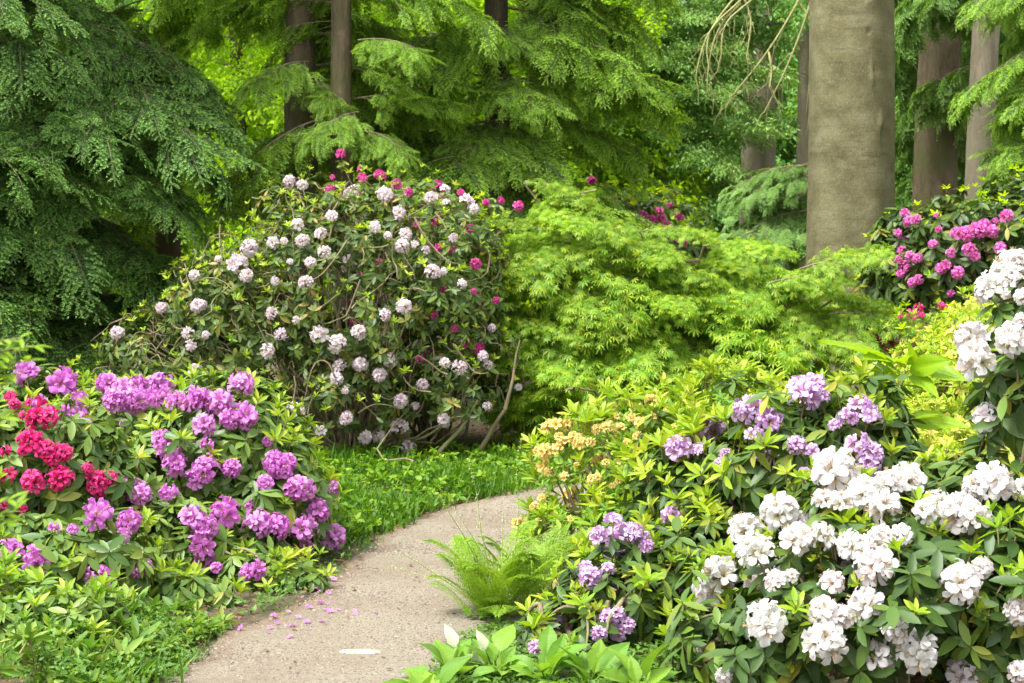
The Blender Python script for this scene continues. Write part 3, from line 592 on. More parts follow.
# gravel grains
m,nt,N,L,bs,out=newmat('gravel_grain'); L.new(ramp(nt,attr(nt,'rnd'),[(0.2,(0.12,0.09,0.07)),(0.5,(0.27,0.235,0.175)),(0.9,(0.46,0.42,0.34))]),bs.inputs['Base Color']); bs.inputs['Roughness'].default_value=0.9
pebT=Geo(); pebT.add([[1,0,0],[0,1,0],[-1,0,0],[0,-1,0],[0,0,.7]],[[0,1,4],[1,2,4],[2,3,4],[3,0,4]],0,0)
g=Geo(); n=60000; k=rng.integers(0,259,n); w=rng.uniform(0.0,1.05,n); xy=le[k]+tg[k]*rng.uniform(-0.05,0.05,n)[:,None]+nr[k]*w[:,None]; sel=(xy[:,1]>5.8); xy=xy[sel]; w=w[sel]; n=len(xy)
g.place(pebT,frames_z(norm(np.array([0,0,1.])+rng.normal(0,0.2,(n,3)))),rng.uniform(0.002,0.007,n)*np.where(rng.random(n)<0.02,1.8,1),np.c_[xy,0.005+0.012*np.sin(w/1.05*PI)])
tag(obj('gravel',g.mesh('gravel',[m])),'fine tan gravel grains covering the footpath','gravel',kind='stuff')

#==FLOWER LISTS== (pixel x, pixel y, pixel diameter), read off 3.413x enlargements
def Z(ox,oy,l): return [(ox+x/3.413, oy+y/3.413, s/3.413) for x,y,s in l]
blush=Z(200,180,[(305,5,44),(348,20,42),(632,52,60),(838,32,40),(788,62,48),(840,78,36),(912,75,60),(935,98,40),(678,110,52),(452,124,45),(598,163,46),(332,152,55),(412,184,45),(350,208,50),(248,214,46),(286,210,30),(170,235,68),(128,285,75),(158,325,50),(427,245,55),(378,280,42),(308,278,25),(700,185,50),(690,225,50),(735,222,35),(865,200,36),(770,238,36),(792,315,58),(830,312,30),(895,355,36),(360,352,52),(258,345,35),(698,432,60),(630,460,45),(245,452,50),(328,476,32),(280,525,55),(405,528,75),(468,558,68),(540,520,55),(8,425,34),(20,530,30),(228,582,56),(478,630,52),(548,628,50),(648,615,56),(612,665,50),(888,640,62),(835,625,40),(462,672,45),(965,600,40),(995,505,30),(985,630,40),(640,190,30)])
blush+=Z(0,180,[(553,437,46),(678,428,56),(400,522,52),(640,525,50),(655,565,50),(705,530,28),(665,325,40),(745,272,28),(668,655,60),(735,685,40)])
blush+=Z(250,360,[(158,175,70),(238,243,50),(328,197,52),(515,142,56),(562,158,36),(442,55,45),(325,105,35),(295,65,46),(508,228,62),(392,262,50),(442,262,50),(538,298,58),(390,378,56),(660,205,50),(588,85,45),(378,15,55),(915,92,30),(810,158,36)])
magenta=Z(200,180,[(560,15,34),(620,8,34),(672,35,34),(710,60,28),(735,160,24),(790,152,26),(915,182,30),(962,92,24),(1010,85,26),(880,60,24),(455,50,30),(553,310,20),(640,325,30),(828,242,32),(855,248,26),(930,295,36),(615,270,20),(840,380,24),(925,383,20),(740,425,22),(770,455,28),(815,465,28),(530,470,28),(510,400,18),(650,538,22),(697,550,38),(872,503,26),(900,555,26),(940,568,34),(750,625,32),(790,625,30),(768,605,28)])
magenta+=Z(250,0,[(315,545,32),(388,600,30),(392,635,28),(445,618,36),(500,648,34),(290,625,20),(280,668,30),(540,675,28)])+Z(450,180,[(65,183,34),(78,295,36),(140,412,24),(85,567,40),(45,553,24),(20,505,26),(72,385,20),(10,248,24),(215,100,36),(160,85,20)])
magback=Z(450,180,[(615,130,24),(640,135,26),(658,120,30),(690,135,28),(720,135,32),(740,155,28),(725,160,24),(700,165,26),(770,185,26),(780,205,26),(798,215,26),(560,85,30),(555,65,26),(480,55,30),(440,50,28),(485,5,30),(520,100,24),(670,150,28),(650,140,26),(570,105,22)])
pinkr=Z(724,180,[(620,125,34),(640,148,38),(665,142,34),(600,188,30),(723,222,32),(620,242,30),(648,262,38),(672,268,34),(615,290,34),(600,275,30),(610,320,32),(780,252,36),(800,190,48),(830,188,52),(870,178,58),(910,182,46),(885,160,40),(838,242,50),(858,262,34),(803,312,44),(765,290,40),(935,237,42),(935,143,24),(975,128,48),(655,345,34),(675,335,34),(640,300,28),(740,175,24),(780,380,26),(733,130,20),(750,300,40)])
crimr=Z(724,180,[(665,438,34),(675,462,20),(600,465,16),(740,430,28),(755,436,20)])
purple=Z(0,340,[(90,115,85),(210,150,100),(268,205,60),(130,220,60),(370,150,75),(420,165,70),(470,155,65),(395,210,80),(460,210,90),(540,200,80),(600,210,60),(660,205,80),(690,205,70),(825,155,82),(750,215,85),(840,265,90),(700,290,75),(785,275,70),(550,345,70),(575,380,80),(600,420,80),(706,357,45),(915,348,34),(270,270,80),(225,255,60),(285,300,70),(290,370,70),(350,430,70),(700,440,90),(790,440,60),(670,475,70),(445,510,90),(480,530,70),(575,525,60),(235,550,95),(325,595,105),(440,620,80),(660,610,90),(760,590,100),(700,640,80),(880,630,95),(940,640,90),(905,487,50),(930,415,70),(970,440,60),(1010,510,70),(420,665,50),(185,640,30),(425,285,25)])
purple+=Z(0,483,[(30,240,95),(122,265,95),(345,320,90),(250,160,40),(690,210,90),(700,260,70),(740,290,40),(870,300,70),(840,310,50),(495,285,50),(465,305,40)])+Z(150,483,[(625,185,85),(520,160,90),(540,200,60),(570,95,70),(510,20,80),(345,80,50)])+Z(250,360,[(180,440,85),(95,365,80),(130,350,60),(55,420,55),(285,435,45),(240,520,60),(60,280,30)])
crimson=Z(0,340,[(165,265,70),(120,270,70),(105,345,85),(155,375,70),(215,385,65),(175,405,50),(112,485,80),(205,475,85),(330,490,80),(380,480,60),(300,440,40),(30,460,55),(50,220,40),(75,380,30),(5,570,50),(80,575,20),(20,380,40),(35,195,40),(340,510,60),(85,260,40)])
lilac=Z(724,340,[(250,170,90),(300,165,90),(280,195,100),(330,195,60),(95,235,85),(150,275,80),(185,275,50),(55,240,50),(100,330,70),(460,230,85),(490,265,80),(425,262,60),(455,360,90),(500,390,80),(490,430,80),(245,360,60),(275,455,45),(380,290,40),(300,380,50)])+Z(480,340,[(680,375,85),(750,380,50),(650,600,60),(840,390,40),(820,420,30)])
lilac2=Z(380,483,[(795,135,65),(750,185,65),(850,180,80),(870,165,60),(910,215,45),(720,320,70),(780,295,45),(705,290,50),(780,460,60),(820,510,60),(745,515,50),(845,485,50),(810,450,50),(540,565,60),(495,578,45),(575,565,40),(410,665,24)])
apricot=Z(480,340,[(260,295,70),(230,300,50),(295,290,50),(285,355,60),(340,355,55),(225,380,60),(200,378,40),(265,375,50),(235,450,40),(290,468,40),(130,628,45),(215,545,40),(185,570,35),(350,350,40),(400,305,40),(430,300,45),(480,300,40),(550,285,50),(585,205,50),(600,260,40),(590,230,30),(515,265,40),(380,475,40),(400,470,35),(475,480,30),(510,480,30),(450,497,25),(580,490,50),(610,490,40),(630,485,30),(690,525,50),(595,410,35),(540,330,40),(380,350,40),(310,610,30),(200,620,30),(450,230,40),(470,260,30),(320,330,40)])+Z(480,340,[(x_,y_,s_) for x_,y_,s_ in ((640,240,30),(660,300,26),(700,260,30),(620,330,26),(560,370,30),(500,350,26),(430,420,30),(330,430,30),(270,330,34),(650,430,30),(560,440,26),(480,420,26),(740,470,30))])+Z(380,483,[(510,385,50),(525,365,40),(470,140,45),(555,50,36),(530,80,34)])
white=Z(724,340,[(905,270,115),(380,460,165),(190,590,135),(620,490,130),(560,500,110),(480,530,130),(550,580,120),(400,560,90),(340,550,80),(915,490,145),(850,500,80),(730,560,100),(690,590,90),(800,600,145),(860,610,110),(1015,510,80),(250,670,90)])
white+=Z(724,483,[(110,240,135),(240,200,110),(330,190,100),(440,220,110),(540,180,80),(605,180,80),(520,290,135),(520,215,100),(800,350,150),(880,290,75),(145,480,145),(180,340,80),(350,540,145),(340,440,110),(400,460,90),(490,420,125),(370,345,90),(530,590,130),(660,575,140),(590,500,100),(820,650,120),(1000,440,95),(1010,650,90),(0,660,60),(230,320,50)])
white_hi=Z(724,180,[(920,370,110),(1010,330,110),(1012,272,70),(870,620,135),(985,545,120),(1020,400,60),(900,390,80),(1015,480,50)])

#==SHRUBS==
shrub('rhododendron','sprawling rhododendron with pale pink-white flower balls, dark leaves and gnarled stems behind the path','shrub',
  [lobe(350,290,12.7,110,108,0.9),lobe(245,325,12.6,85,92,0.7),lobe(295,235,12.8,50,55,0.5),lobe(160,360,12.8,60,55,0.6),lobe(430,280,12.7,75,90,0.7),lobe(455,370,12.6,60,75,0.6),lobe(340,385,12.4,95,62,0.55)],
  2700,900,'rhodo_olive','rhodo_new',blush,'blush',stems=110,stem_r=0.010,twigs=420,gaps=0.8,size=0.66,new_size=0.6,base=P(360,465,12.4),rmin=0.72,
  bare=[(curve(P(360,462,12.4),P(395,330,12.3),0.1,0.09,12),0.03,0.010),(curve(P(430,470,12.2),P(478,400,12.1),0,0.06,8),0.0174,0.0060),(curve(P(468,466,12.3),P(505,410,12.2),0.0,0.05,8),0.0217,0.0110),(curve(P(505,410,12.2),P(520,340,12.3),0,0.05,6),0.0136,0.0040),
        (curve(P(372,468,12.3),P(310,400,12.3),0.03,0.09,10),0.0161,0.0040),(curve(P(395,330,12.3),P(330,285,12.3),0.12,0.05,10),0.0074,0.0030),(curve(P(395,330,12.3),P(470,300,12.15),0.1,0.06,10),0.0074,0.0030),(curve(P(365,500,10.9),P(400,478,11.4),-0.03,0.05,8),0.0074,0.0070),(curve(P(400,478,11.4),P(410,400,12.3),0.0,0.12,8),0.0087,0.0040),(curve(P(310,400,12.3),P(262,300,12.4),0.0,0.08,10),0.0062,0.0025),(curve(P(350,440,12.3),P(362,345,12.15),0.0,0.12,10),0.014,0.006)])
shrub('rhododendron','rhododendron with small deep magenta flowers growing up behind the pale-flowered one','shrub',
  [lobe(400,240,13.1,100,65,0.8),lobe(460,310,12.9,55,110,0.75),lobe(425,380,12.9,65,60,0.75)],1000,300,'rhodo_mid','leaf_bright',magenta,'magenta',stems=25,size=0.6,new_size=0.5,push=0.04,
  )
shrub('rhododendron','magenta rhododendron showing just above the top of the green maple','shrub',
  [lobe(620,225,17.2,75,40,0.6),lobe(660,250,17.0,60,40,0.6)],420,140,'rhodo_mid','leaf_bright',magback,'magenta',stems=15,size=1.0,back=4,
  )
shrub('rhododendron','tall dark rhododendron with rose pink flower heads to the right of the beech trunk','shrub',
  [lobe(960,260,14.6,65,70,0.8),lobe(905,275,14.9,45,70,0.6),lobe(1030,240,14.4,60,75,0.8),lobe(1100,260,14.6,70,80,0.8)],1400,220,'rhodo_dark','leaf_bright',pinkr,'pink',stems=35,size=0.95,new_size=0.7,push=0.03)
shrub('rhododendron','low shrub with a few crimson flowers below the pink rhododendron, right of the maple','shrub',
  [lobe(925,345,12.8,50,40,0.5),lobe(960,390,12.6,60,50,0.5)],500,160,'azalea_leaf','leaf_bright',crimr,'crimson',stems=15,size=0.7,Told=WH_az)
shrub('rhododendron','wide mound of bright purple flower heads beside the path on the left','shrub',
  [lobe(110,450,9.4,110,75,0.6),lobe(215,455,9.1,95,80,0.6),lobe(275,510,8.9,62,75,0.45),lobe(150,540,8.4,90,60,0.4),lobe(230,560,8.5,80,48,0.35),lobe(265,585,8.15,72,32,0.22),lobe(170,600,7.8,75,32,0.22),lobe(60,560,7.55,98,52,0.3),lobe(35,470,9.2,90,95,0.6)],
  3100,560,'rhodo_mid','rhodo_new',purple,'purple',stems=60,size=0.82,rmin=0.68,new_size=0.95)
shrub('rhododendron','crimson red rhododendron at the left edge, in front of the purple mound','shrub',
  [lobe(40,470,8.3,85,75,0.35),lobe(100,480,8.35,42,48,0.25),lobe(-40,480,8.3,70,90,0.4)],700,60,'rhodo_mid','rhodo_new',crimson,'crimson',stems=25,size=0.8,back=3)
shrub('azalea','light green leafy azalea without flowers in the lower left corner','shrub',
  [lobe(35,660,6.8,82,84,0.30),lobe(92,650,6.7,36,66,0.2),lobe(-40,650,6.8,80,90,0.35)],1100,380,'rhodo_mid','azalea_leaf',stems=30,size=0.62,new_size=0.85,newtop=False,rmin=0.5)
shrub('rhododendron','lilac rhododendron with upright pale green shoots behind the white flowers on the right','shrub',
  [lobe(780,470,7.7,95,85,0.4),lobe(850,470,7.7,70,95,0.4),lobe(700,500,7.9,75,85,0.4),lobe(720,580,7.5,90,80,0.4),lobe(830,580,7.5,90,80,0.4)],
  1100,560,'rhodo_dark','rhodo_new',lilac,'lilac',stems=60,size=0.85,new_size=1.05,rmin=0.7)
shrub('rhododendron','low lilac rhododendron with few flowers above the broad-leaved plants','shrub',
  [lobe(625,600,7.1,72,62,0.3),lobe(570,640,6.9,50,45,0.25)],420,110,'rhodo_dark','rhodo_new',lilac2,'lilac',stems=25,size=0.8,new_size=0.85,fname='flower_truss')
shrub('azalea','apricot yellow azalea with lime green leaves at the right edge of the path','shrub',
  [lobe(610,470,8.9,72,62,0.4),lobe(660,450,8.9,70,60,0.4),lobe(575,540,8.7,52,45,0.3),lobe(640,550,8.5,70,60,0.35),lobe(730,430,9.0,60,65,0.4)],
  1400,800,'azalea_leaf','rhodo_new',apricot,'apricot',stems=45,size=0.8,new_size=1.0,Told=WH_az,fname='flower_cluster')
shrub('rhododendron','large rhododendron covered in pure white flower balls in the right foreground','shrub',
  [lobe(800,610,6.5,105,80,0.45),lobe(900,590,6.5,95,90,0.5),lobe(980,600,6.6,85,110,0.5),lobe(860,530,6.7,90,55,0.35),lobe(980,500,6.8,70,55,0.4),lobe(750,650,6.4,80,70,0.35)],
  1150,260,'rhodo_dark','rhodo_new',white,'white',stems=50,size=0.9,rmin=0.68,new_size=0.9,back=10)
shrub('rhododendron','tall white rhododendron reaching in at the right edge, above the big white one','shrub',
  [lobe(1035,360,6.7,50,95,0.3),lobe(1090,400,6.8,80,140,0.4),lobe(1000,400,6.8,28,35,0.15)],330,30,'rhodo_dark','rhodo_new',white_hi,'white',stems=25,size=1.0)
shrub('variegated_shrub','yellow variegated small-leaved shrub between the maple and the white flowers','shrub',
  [lobe(960,400,10.2,75,85,0.5),lobe(900,450,9.6,70,60,0.5),lobe(990,340,10.6,50,50,0.4)],2600,500,'variegated','rhodo_new',stems=40,Told=WH_small,new_size=0.6,rmin=0.55)
shrub('evergreen_shrub','dark unflowered shrub in the shade beneath the left hemlock','shrub',
  [lobe(60,370,14.2,110,60,0.6),lobe(190,340,14.4,60,80,0.6)],800,0,'rhodo_dark','rhodo_new',stems=20)

#==MAPLE==
base=P(690,420,13.6); base[2]=0
t=thing('japanese_maple', base,'spreading lime green Japanese maple with layered feathery branches in the middle','tree')
gt=Geo(); dl=[(P(572,335,13.3),np.array([0.72,0.8,0.95])),(P(750,358,13.5),np.array([0.85,0.8,0.80])),(P(660,380,13.1),np.array([1.1,0.7,0.75])),(P(560,400,12.7),np.array([0.45,0.4,0.5]))]
dl.append((P(675,345,13.3),np.array([0.75,0.7,0.80]))); dl.append((P(850,385,13.2),np.array([0.55,0.6,0.62])))
ells=[(0,24,1.05),(1,24,1.05),(2,14,1.1),(3,7,0.95),(4,16,0.95),(5,8,0.85)]
for li,n,sc in ells:
    c,R=dl[li]
    for i in range(n):
        a=i*2.39996+rng.normal(0,0.2); 
        if math.sin(a)>0.35 and rng.random()<0.6: a=-a
        zf=1-1.75*(i+0.5)/n; rr=math.sqrt(max(0.05,1-zf*zf)); nrm=np.array([math.cos(a)*rr,math.sin(a)*rr,zf]); tip=c+nrm*R
        if tip[2]<0.12: tip[2]=0.12+rng.random()*0.1
        el=math.radians(12*max(zf,0)-14+rng.normal(0,5)); d=np.array([math.cos(a)*math.cos(el),math.sin(a)*math.cos(el),math.sin(el)])
        s=sc*rng.uniform(0.75,1.15)*(0.65 if zf>0.6 else 1.0); b=tip-d*0.8*s+np.array([0,0,0.05])
        obj('branch',BR['maple'][int(rng.integers(3))],t,b-base,frames_x(d[None],np.array([rng.normal(0,.1),rng.normal(0,.1),1]))[0],float(s))
        if i%3==0: tube(gt,np.concatenate([curve(np.array([rng.normal(0,.05),rng.normal(0,.05),0.0]),(b-base)*[0.5,0.5,0.6],0.05,0.06,6),curve((b-base)*[0.5,0.5,0.6],b-base,0.02,0.05,6)[1:]]),np.linspace(0.03,0.007,11),6)
# the arm reaching in front of the beech trunk
for (x0,y0,x1,y1,s) in ((800,270,888,240,0.75),(770,285,850,268,0.8),(830,315,930,322,0.8),(510,250,470,262,0.6),(505,330,470,330,0.6),(540,230,490,214,0.55)):
    b=P(x0,y0,13.0); e=P(x1,y1,12.9); L_=np.linalg.norm(e-b); d=norm(e-b); obj('branch',BR['maple'][int(rng.integers(3))],t,b-base,frames_x(d[None],np.array([0,-.3,1]))[0],float(L_/0.88))
obj('trunk',gt.mesh('trunk',[M['twig']]),t)

#==BEECH==
def beech():
    d=16.0; base=P(848,300,d); base[2]=0; t=thing('beech_tree',base,'massive smooth grey beech trunk rising out of frame behind the maple','tree')
    k,n=160,420; h=9.0; z=np.linspace(-0.1,h,n)[:,None]; a=np.linspace(0,2*PI,k,endpoint=False)[None]
    r=0.365-0.006*z+0.22*np.exp(-np.maximum(z,0)/0.35); r=r+0.012*np.sin(a*2+0.6)+0.010*np.sin(a*5+z*0.5)+0.02*np.sin(a*3+1)*np.exp(-z/1.0)
    x_off=-0.02*z*0+0.012*np.sin(z*1.1)
    wr=lambda z0,amp,w,ph,wa: 0.6*amp*np.exp(-((z-z0-0.05*np.sin(a*2+ph)-0.03*np.sin(a*5+ph*2))/w)**2)*(0.6+0.4*np.sin(a*3+wa))
    for z0,am,w in ((2.13,0.008,0.018),(2.02,-0.006,0.02),(1.35,-0.006,0.02),(2.62,-0.005,0.03),(3.3,0.010,0.03),(0.9,0.006,0.03),(3.26,-0.008,0.02),(4.2,0.008,0.03),(1.62,0.005,0.02),(2.75,0.004,0.05),(2.4,0.004,0.03)):
        r=r+wr(z0,am,w,rng.random()*6,rng.random()*6)
    for az,z0,sa,sz,am in ((-70,2.75,0.05,0.09,0.02),(-55,2.35,0.10,0.10,0.025),(-52,2.28,0.05,0.05,-0.03),(-68,2.78,0.025,0.03,-0.03),(-110,2.5,0.12,0.07,0.008),(-75,3.1,0.05,0.02,-0.02),(-110,1.9,0.15,0.1,0.008)):
        da=(a-math.radians(az)+PI)%(2*PI)-PI; r=r+am*np.exp(-(da/sa)**2-((z-z0)/sz)**2)
    V=np.stack([x_off+r*np.cos(a),r*np.sin(a)+0*z,z+0*a],2).reshape(-1,3)
    i=np.arange(n-1)[:,None]*k; j=np.arange(k)[None]; j2=(j+1)%k; g=Geo(); g.add(V,np.stack([i+j,i+j2,i+k+j2,i+k+j],2).reshape(-1,4))
    m,nt,N,L,bs,out=newmat('beech_bark')
    n1=tex(nt,'Noise',5,6,sc=(1,1,1.2),rough=0.6); n2=tex(nt,'Noise',34,6,sc=(1.3,1.3,0.7),rough=0.75); n3=tex(nt,'Noise',4,5,sc=(0.5,0.5,5),rough=0.6); n4=tex(nt,'Noise',55,3,sc=(1.6,1.6,0.5))
    c=ramp(nt,n1.outputs['Fac'],[(0.3,(0.095,0.085,0.038)),(0.5,(0.15,0.138,0.066)),(0.7,(0.205,0.192,0.105))])
    c=mixc(nt,ramp(nt,n3.outputs['Fac'],[(0.56,(0,0,0)),(0.70,(0.35,0.35,0.35))]),c,(0.11,0.105,0.05))
    c=mixc(nt,ramp(nt,n2.outputs['Fac'],[(0.55,(0,0,0)),(0.72,(0.6,0.6,0.6))]),c,(0.24,0.23,0.14))
    c=mixc(nt,ramp(nt,n4.outputs['Fac'],[(0.58,(0,0,0)),(0.68,(0.5,0.5,0.5))]),c,(0.13,0.11,0.07))
    n5=tex(nt,'Noise',2.6,4,sc=(0.5,0.5,5.0),rough=0.5); ln=math_(nt,'ABSOLUTE',math_(nt,'SUBTRACT',n5.outputs['Fac'],0.5)); lf=ramp(nt,ln,[(0.0,(0.55,0.55,0.55)),(0.012,(0,0,0))]); c=mixc(nt,lf,c,(0.075,0.062,0.035))
    n6=tex(nt,'Noise',90,4,sc=(1,1,1),rough=0.8); c=mixc(nt,ramp(nt,n6.outputs['Fac'],[(0.35,(0.55,0.55,0.55)),(0.48,(0,0,0))]),c,(0.085,0.07,0.04)); c=mixc(nt,ramp(nt,n6.outputs['Fac'],[(0.58,(0,0,0)),(0.68,(0.6,0.6,0.6))]),c,(0.30,0.29,0.22))
    L.new(c,bs.inputs['Base Color']); bs.inputs['Roughness'].default_value=0.85; bs.inputs['Specular IOR Level'].default_value=0.2
    bump(nt,math_(nt,'ADD',math_(nt,'MULTIPLY',n3.outputs['Fac'],0.25),n2.outputs['Fac']),0.8,0.012,bs)
    tr=obj('trunk',g.mesh('trunk',[m]),t)
    # boughs high overhead, out of the picture
    gb=Geo()
    for az,z0,l in ((20,6.0,3.0),(140,6.8,3.2),(260,7.4,2.6),(200,8.2,2.4),(320,8.4,2.6)):
        a_=math.radians(az); b=np.array([0,0,z0]); e=b+np.array([math.cos(a_)*l,math.sin(a_)*l,1.6]); tube(gb,curve(b,e,-0.2,0.03,10),np.linspace(0.11,0.02,10),10)
    obj('bough',gb.mesh('bough',[m]),tr)
beech()

#==CONIFERS==
def X(px,d): return (P(px,300,d)[0], d)
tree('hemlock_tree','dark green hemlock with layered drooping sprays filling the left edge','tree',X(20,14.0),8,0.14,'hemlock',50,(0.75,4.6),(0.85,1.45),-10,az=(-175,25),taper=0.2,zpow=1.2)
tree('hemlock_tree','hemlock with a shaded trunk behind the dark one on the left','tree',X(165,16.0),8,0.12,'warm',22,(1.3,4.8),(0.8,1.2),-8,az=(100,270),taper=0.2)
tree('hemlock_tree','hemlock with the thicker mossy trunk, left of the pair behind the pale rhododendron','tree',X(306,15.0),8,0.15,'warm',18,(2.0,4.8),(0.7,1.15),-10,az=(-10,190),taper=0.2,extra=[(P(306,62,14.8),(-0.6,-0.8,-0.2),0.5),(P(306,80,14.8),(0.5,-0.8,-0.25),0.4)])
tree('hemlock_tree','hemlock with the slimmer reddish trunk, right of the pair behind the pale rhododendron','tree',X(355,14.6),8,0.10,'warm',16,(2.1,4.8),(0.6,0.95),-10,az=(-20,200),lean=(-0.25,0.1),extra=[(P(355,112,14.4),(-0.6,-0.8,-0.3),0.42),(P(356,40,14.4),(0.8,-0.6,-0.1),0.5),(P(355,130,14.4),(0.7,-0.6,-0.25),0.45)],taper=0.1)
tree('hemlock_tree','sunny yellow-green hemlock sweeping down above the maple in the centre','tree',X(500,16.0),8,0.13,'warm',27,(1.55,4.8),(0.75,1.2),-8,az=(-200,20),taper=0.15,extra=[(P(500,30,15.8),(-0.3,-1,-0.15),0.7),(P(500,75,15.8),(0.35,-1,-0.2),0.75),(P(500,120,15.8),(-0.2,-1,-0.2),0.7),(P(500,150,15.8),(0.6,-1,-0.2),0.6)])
tree('spruce_tree','rough dark spruce trunk just right of the beech','tree',X(937,19.5),9,0.23,'farcon',12,(1.7,6.5),(0.6,1.0),-12,az=(20,150),taper=0.1,r1f=0.7)
tree('spruce_tree','straight paler spruce trunk near the right edge','tree',X(980,18.0),9,0.135,'farcon',8,(2.6,6.5),(0.6,1.0),-10,bark='pink_bark',az=(60,160),taper=0.1,r1f=0.75)
tree('hemlock_tree','hemlock whose branches reach in from the right edge above the pink flowers','tree',X(1075,15.8),8,0.14,'warm',26,(1.75,4.4),(0.5,0.85),-10,az=(90,300),taper=0.1)
tree('spruce_tree','conifer branches hanging low between maple and beech','tree',X(820,19.0),8,0.07,'farcon',10,(1.3,2.2),(0.5,0.8),-18,az=(150,220),taper=0.1)

#==FAR TREES==
tree('tall_tree','distant flaking pinkish trunk left of the beech, half hidden by leaves','tree',X(755,24),10,0.22,'farcon',10,(1.6,6.5),(0.3,0.6),-20,bark='pink_bark',group=None,taper=0.1,r1f=0.7)
tree('tall_tree','thin grey trunk close behind the left side of the beech','tree',X(800,22),10,0.09,'far',20,(3.6,6.5),(0.6,0.9),-5,bark='pink_bark',taper=0.1,r1f=0.7)
tree('broadleaf_tree','small dark-stemmed tree with bluish green leaves in the centre distance','tree',X(662,22),7,0.07,'farblue',70,(1.9,5.0),(0.5,0.9),5,group='background trees',taper=0.1)
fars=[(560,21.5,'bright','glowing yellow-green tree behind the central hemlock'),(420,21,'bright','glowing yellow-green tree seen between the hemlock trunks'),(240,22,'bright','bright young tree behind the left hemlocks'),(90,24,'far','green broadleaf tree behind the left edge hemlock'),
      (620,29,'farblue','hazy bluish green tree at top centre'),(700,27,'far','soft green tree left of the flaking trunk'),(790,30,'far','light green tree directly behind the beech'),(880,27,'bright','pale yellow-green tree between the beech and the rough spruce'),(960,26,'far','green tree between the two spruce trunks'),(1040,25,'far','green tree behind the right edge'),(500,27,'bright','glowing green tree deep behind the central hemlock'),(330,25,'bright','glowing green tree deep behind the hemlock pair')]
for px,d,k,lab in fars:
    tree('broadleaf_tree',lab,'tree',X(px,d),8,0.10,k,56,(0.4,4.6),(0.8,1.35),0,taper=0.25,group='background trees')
# far-off wood
g=Geo(); n=110000; p=np.stack([rng.uniform(-26,26,n),rng.uniform(35,46,n),rng.random(n)**0.8*13],1); cc=np.stack([rng.uniform(-26,26,500),rng.uniform(35,46,500),rng.uniform(0,13,500)],1); p=cc[rng.integers(0,500,n)]*0.75+p*0.25+rng.normal(0,0.6,(n,3)); p[:,2]=np.abs(p[:,2])
d=norm(rng.normal(size=(n,3))); g.place(ST,frames_x(d,norm(rng.normal(size=(n,3))+[0,-0.3,0.8])),rng.uniform(0.15,0.42,n),p)
tag(obj('far_wood',g.mesh('far_wood',[M['leaf_bright']])),'unbroken mass of green woodland closing the view far behind','woodland',kind='stuff')

#==HANGING BARE BRANCHES==
t=thing('bare_branches',(*X(815,18.6),0.0),'arching bare yellowish twigs hanging down beside the beech at top','branches')
root=np.array([*X(815,18.6),0.0])
gb=Geo(); tube(gb,[[0.15,0,-0.1],[0.12,0,2],[0.1,0,4.2],[0,0,5.5]],[0.06,0.05,0.04,0.02],8)
obj('stem',gb.mesh('stem',[M['pale_twig']]),t)
for (pts) in ([(830,-60),(800,0),(770,50),(745,80),(728,100)],[(830,-60),(808,15),(790,60),(778,85),(760,118)],[(800,-70),(745,0),(715,20),(700,50),(694,82)],[(745,0),(728,15),(716,32),(708,60),(706,90)],[(800,0),(815,25),(808,70),(812,100)],[(760,-30),(722,12),(705,40),(708,72)],[(790,-30),(745,5),(722,25),(720,60)],[(560,-40),(590,0),(606,30),(598,52)],[(575,-40),(585,0),(583,25),(590,35)],[(770,50),(772,70),(768,90)],[(745,-5),(752,20),(745,60)]):
    w=np.array([P(x,y,18.3)-root for x,y in pts]); tt=np.linspace(0,1,len(w)); q=np.linspace(0,1,16); w=np.stack([np.interp(q,tt,w[:,k]) for k in range(3)],1); w=np.stack([np.convolve(np.pad(w[:,k],2,'edge'),np.ones(5)/5,'valid') for k in range(3)],1); w[:,1]+=np.linspace(0.1,-0.1,16)
    if 'X' : pass
    g=Geo(); tube(g,w,np.linspace(0.014,0.005,16),5)
    for i in range(3,16,2): e=w[i]+np.array([rng.normal(0,0.10),rng.normal(0,0.05),-rng.uniform(0.12,0.4)]); tube(g,curve(w[i],e,0.02,0.05,6),np.linspace(0.005,0.0025,6),4)
    obj('twig',g.mesh('twig',[M['pale_twig']]),t)

#==FERN==
def frond(L=0.45, w=0.10, seed=0):
    r_=np.random.default_rng(seed); g=Geo(); N=22; s=np.linspace(0,1,N); main=np.stack([L*s*(0.75-0.15*s)+0*s,0.02*np.sin(s*3),L*(1.05*s-0.50*s**2.3)],1)
    tube(g,main,np.linspace(0.0025,0.0008,N),4,0.6,0.5)
    Pp=[];Dd=[];Ss=[]
    for i in range(3,N):
        l=w*math.sin(PI*min(1,(s[i]*0.93+0.07)**0.8))+0.008; dm=norm(main[i]-main[i-1])
        for sg in (-1,1):
            sd=norm(dm*0.35+np.array([0,sg,0])+np.array([0,0,-0.1]))
            for y in np.linspace(0.12,1,9):
                q=main[i]+sd*l*y+np.array([0,0,-0.15*l*y*y]); ll=0.021*(1.15-y*0.8)*(L/0.45)
                for s2 in (-1,1): Pp.append(q); Dd.append(norm(dm*s2*0.9+sd*0.5+r_.normal(0,0.12,3))); Ss.append(ll)
    Pp=np.array(Pp); g.place(ST2,frames_x(np.array(Dd),norm(np.array([-0.4,0,1.])+r_.normal(0,0.2,Pp.shape))),np.array(Ss),Pp); return g.mesh('frond',[M['fern']])
FR=[frond(0.45,0.085,1),frond(0.5,0.07,2),frond(0.38,0.09,3)]
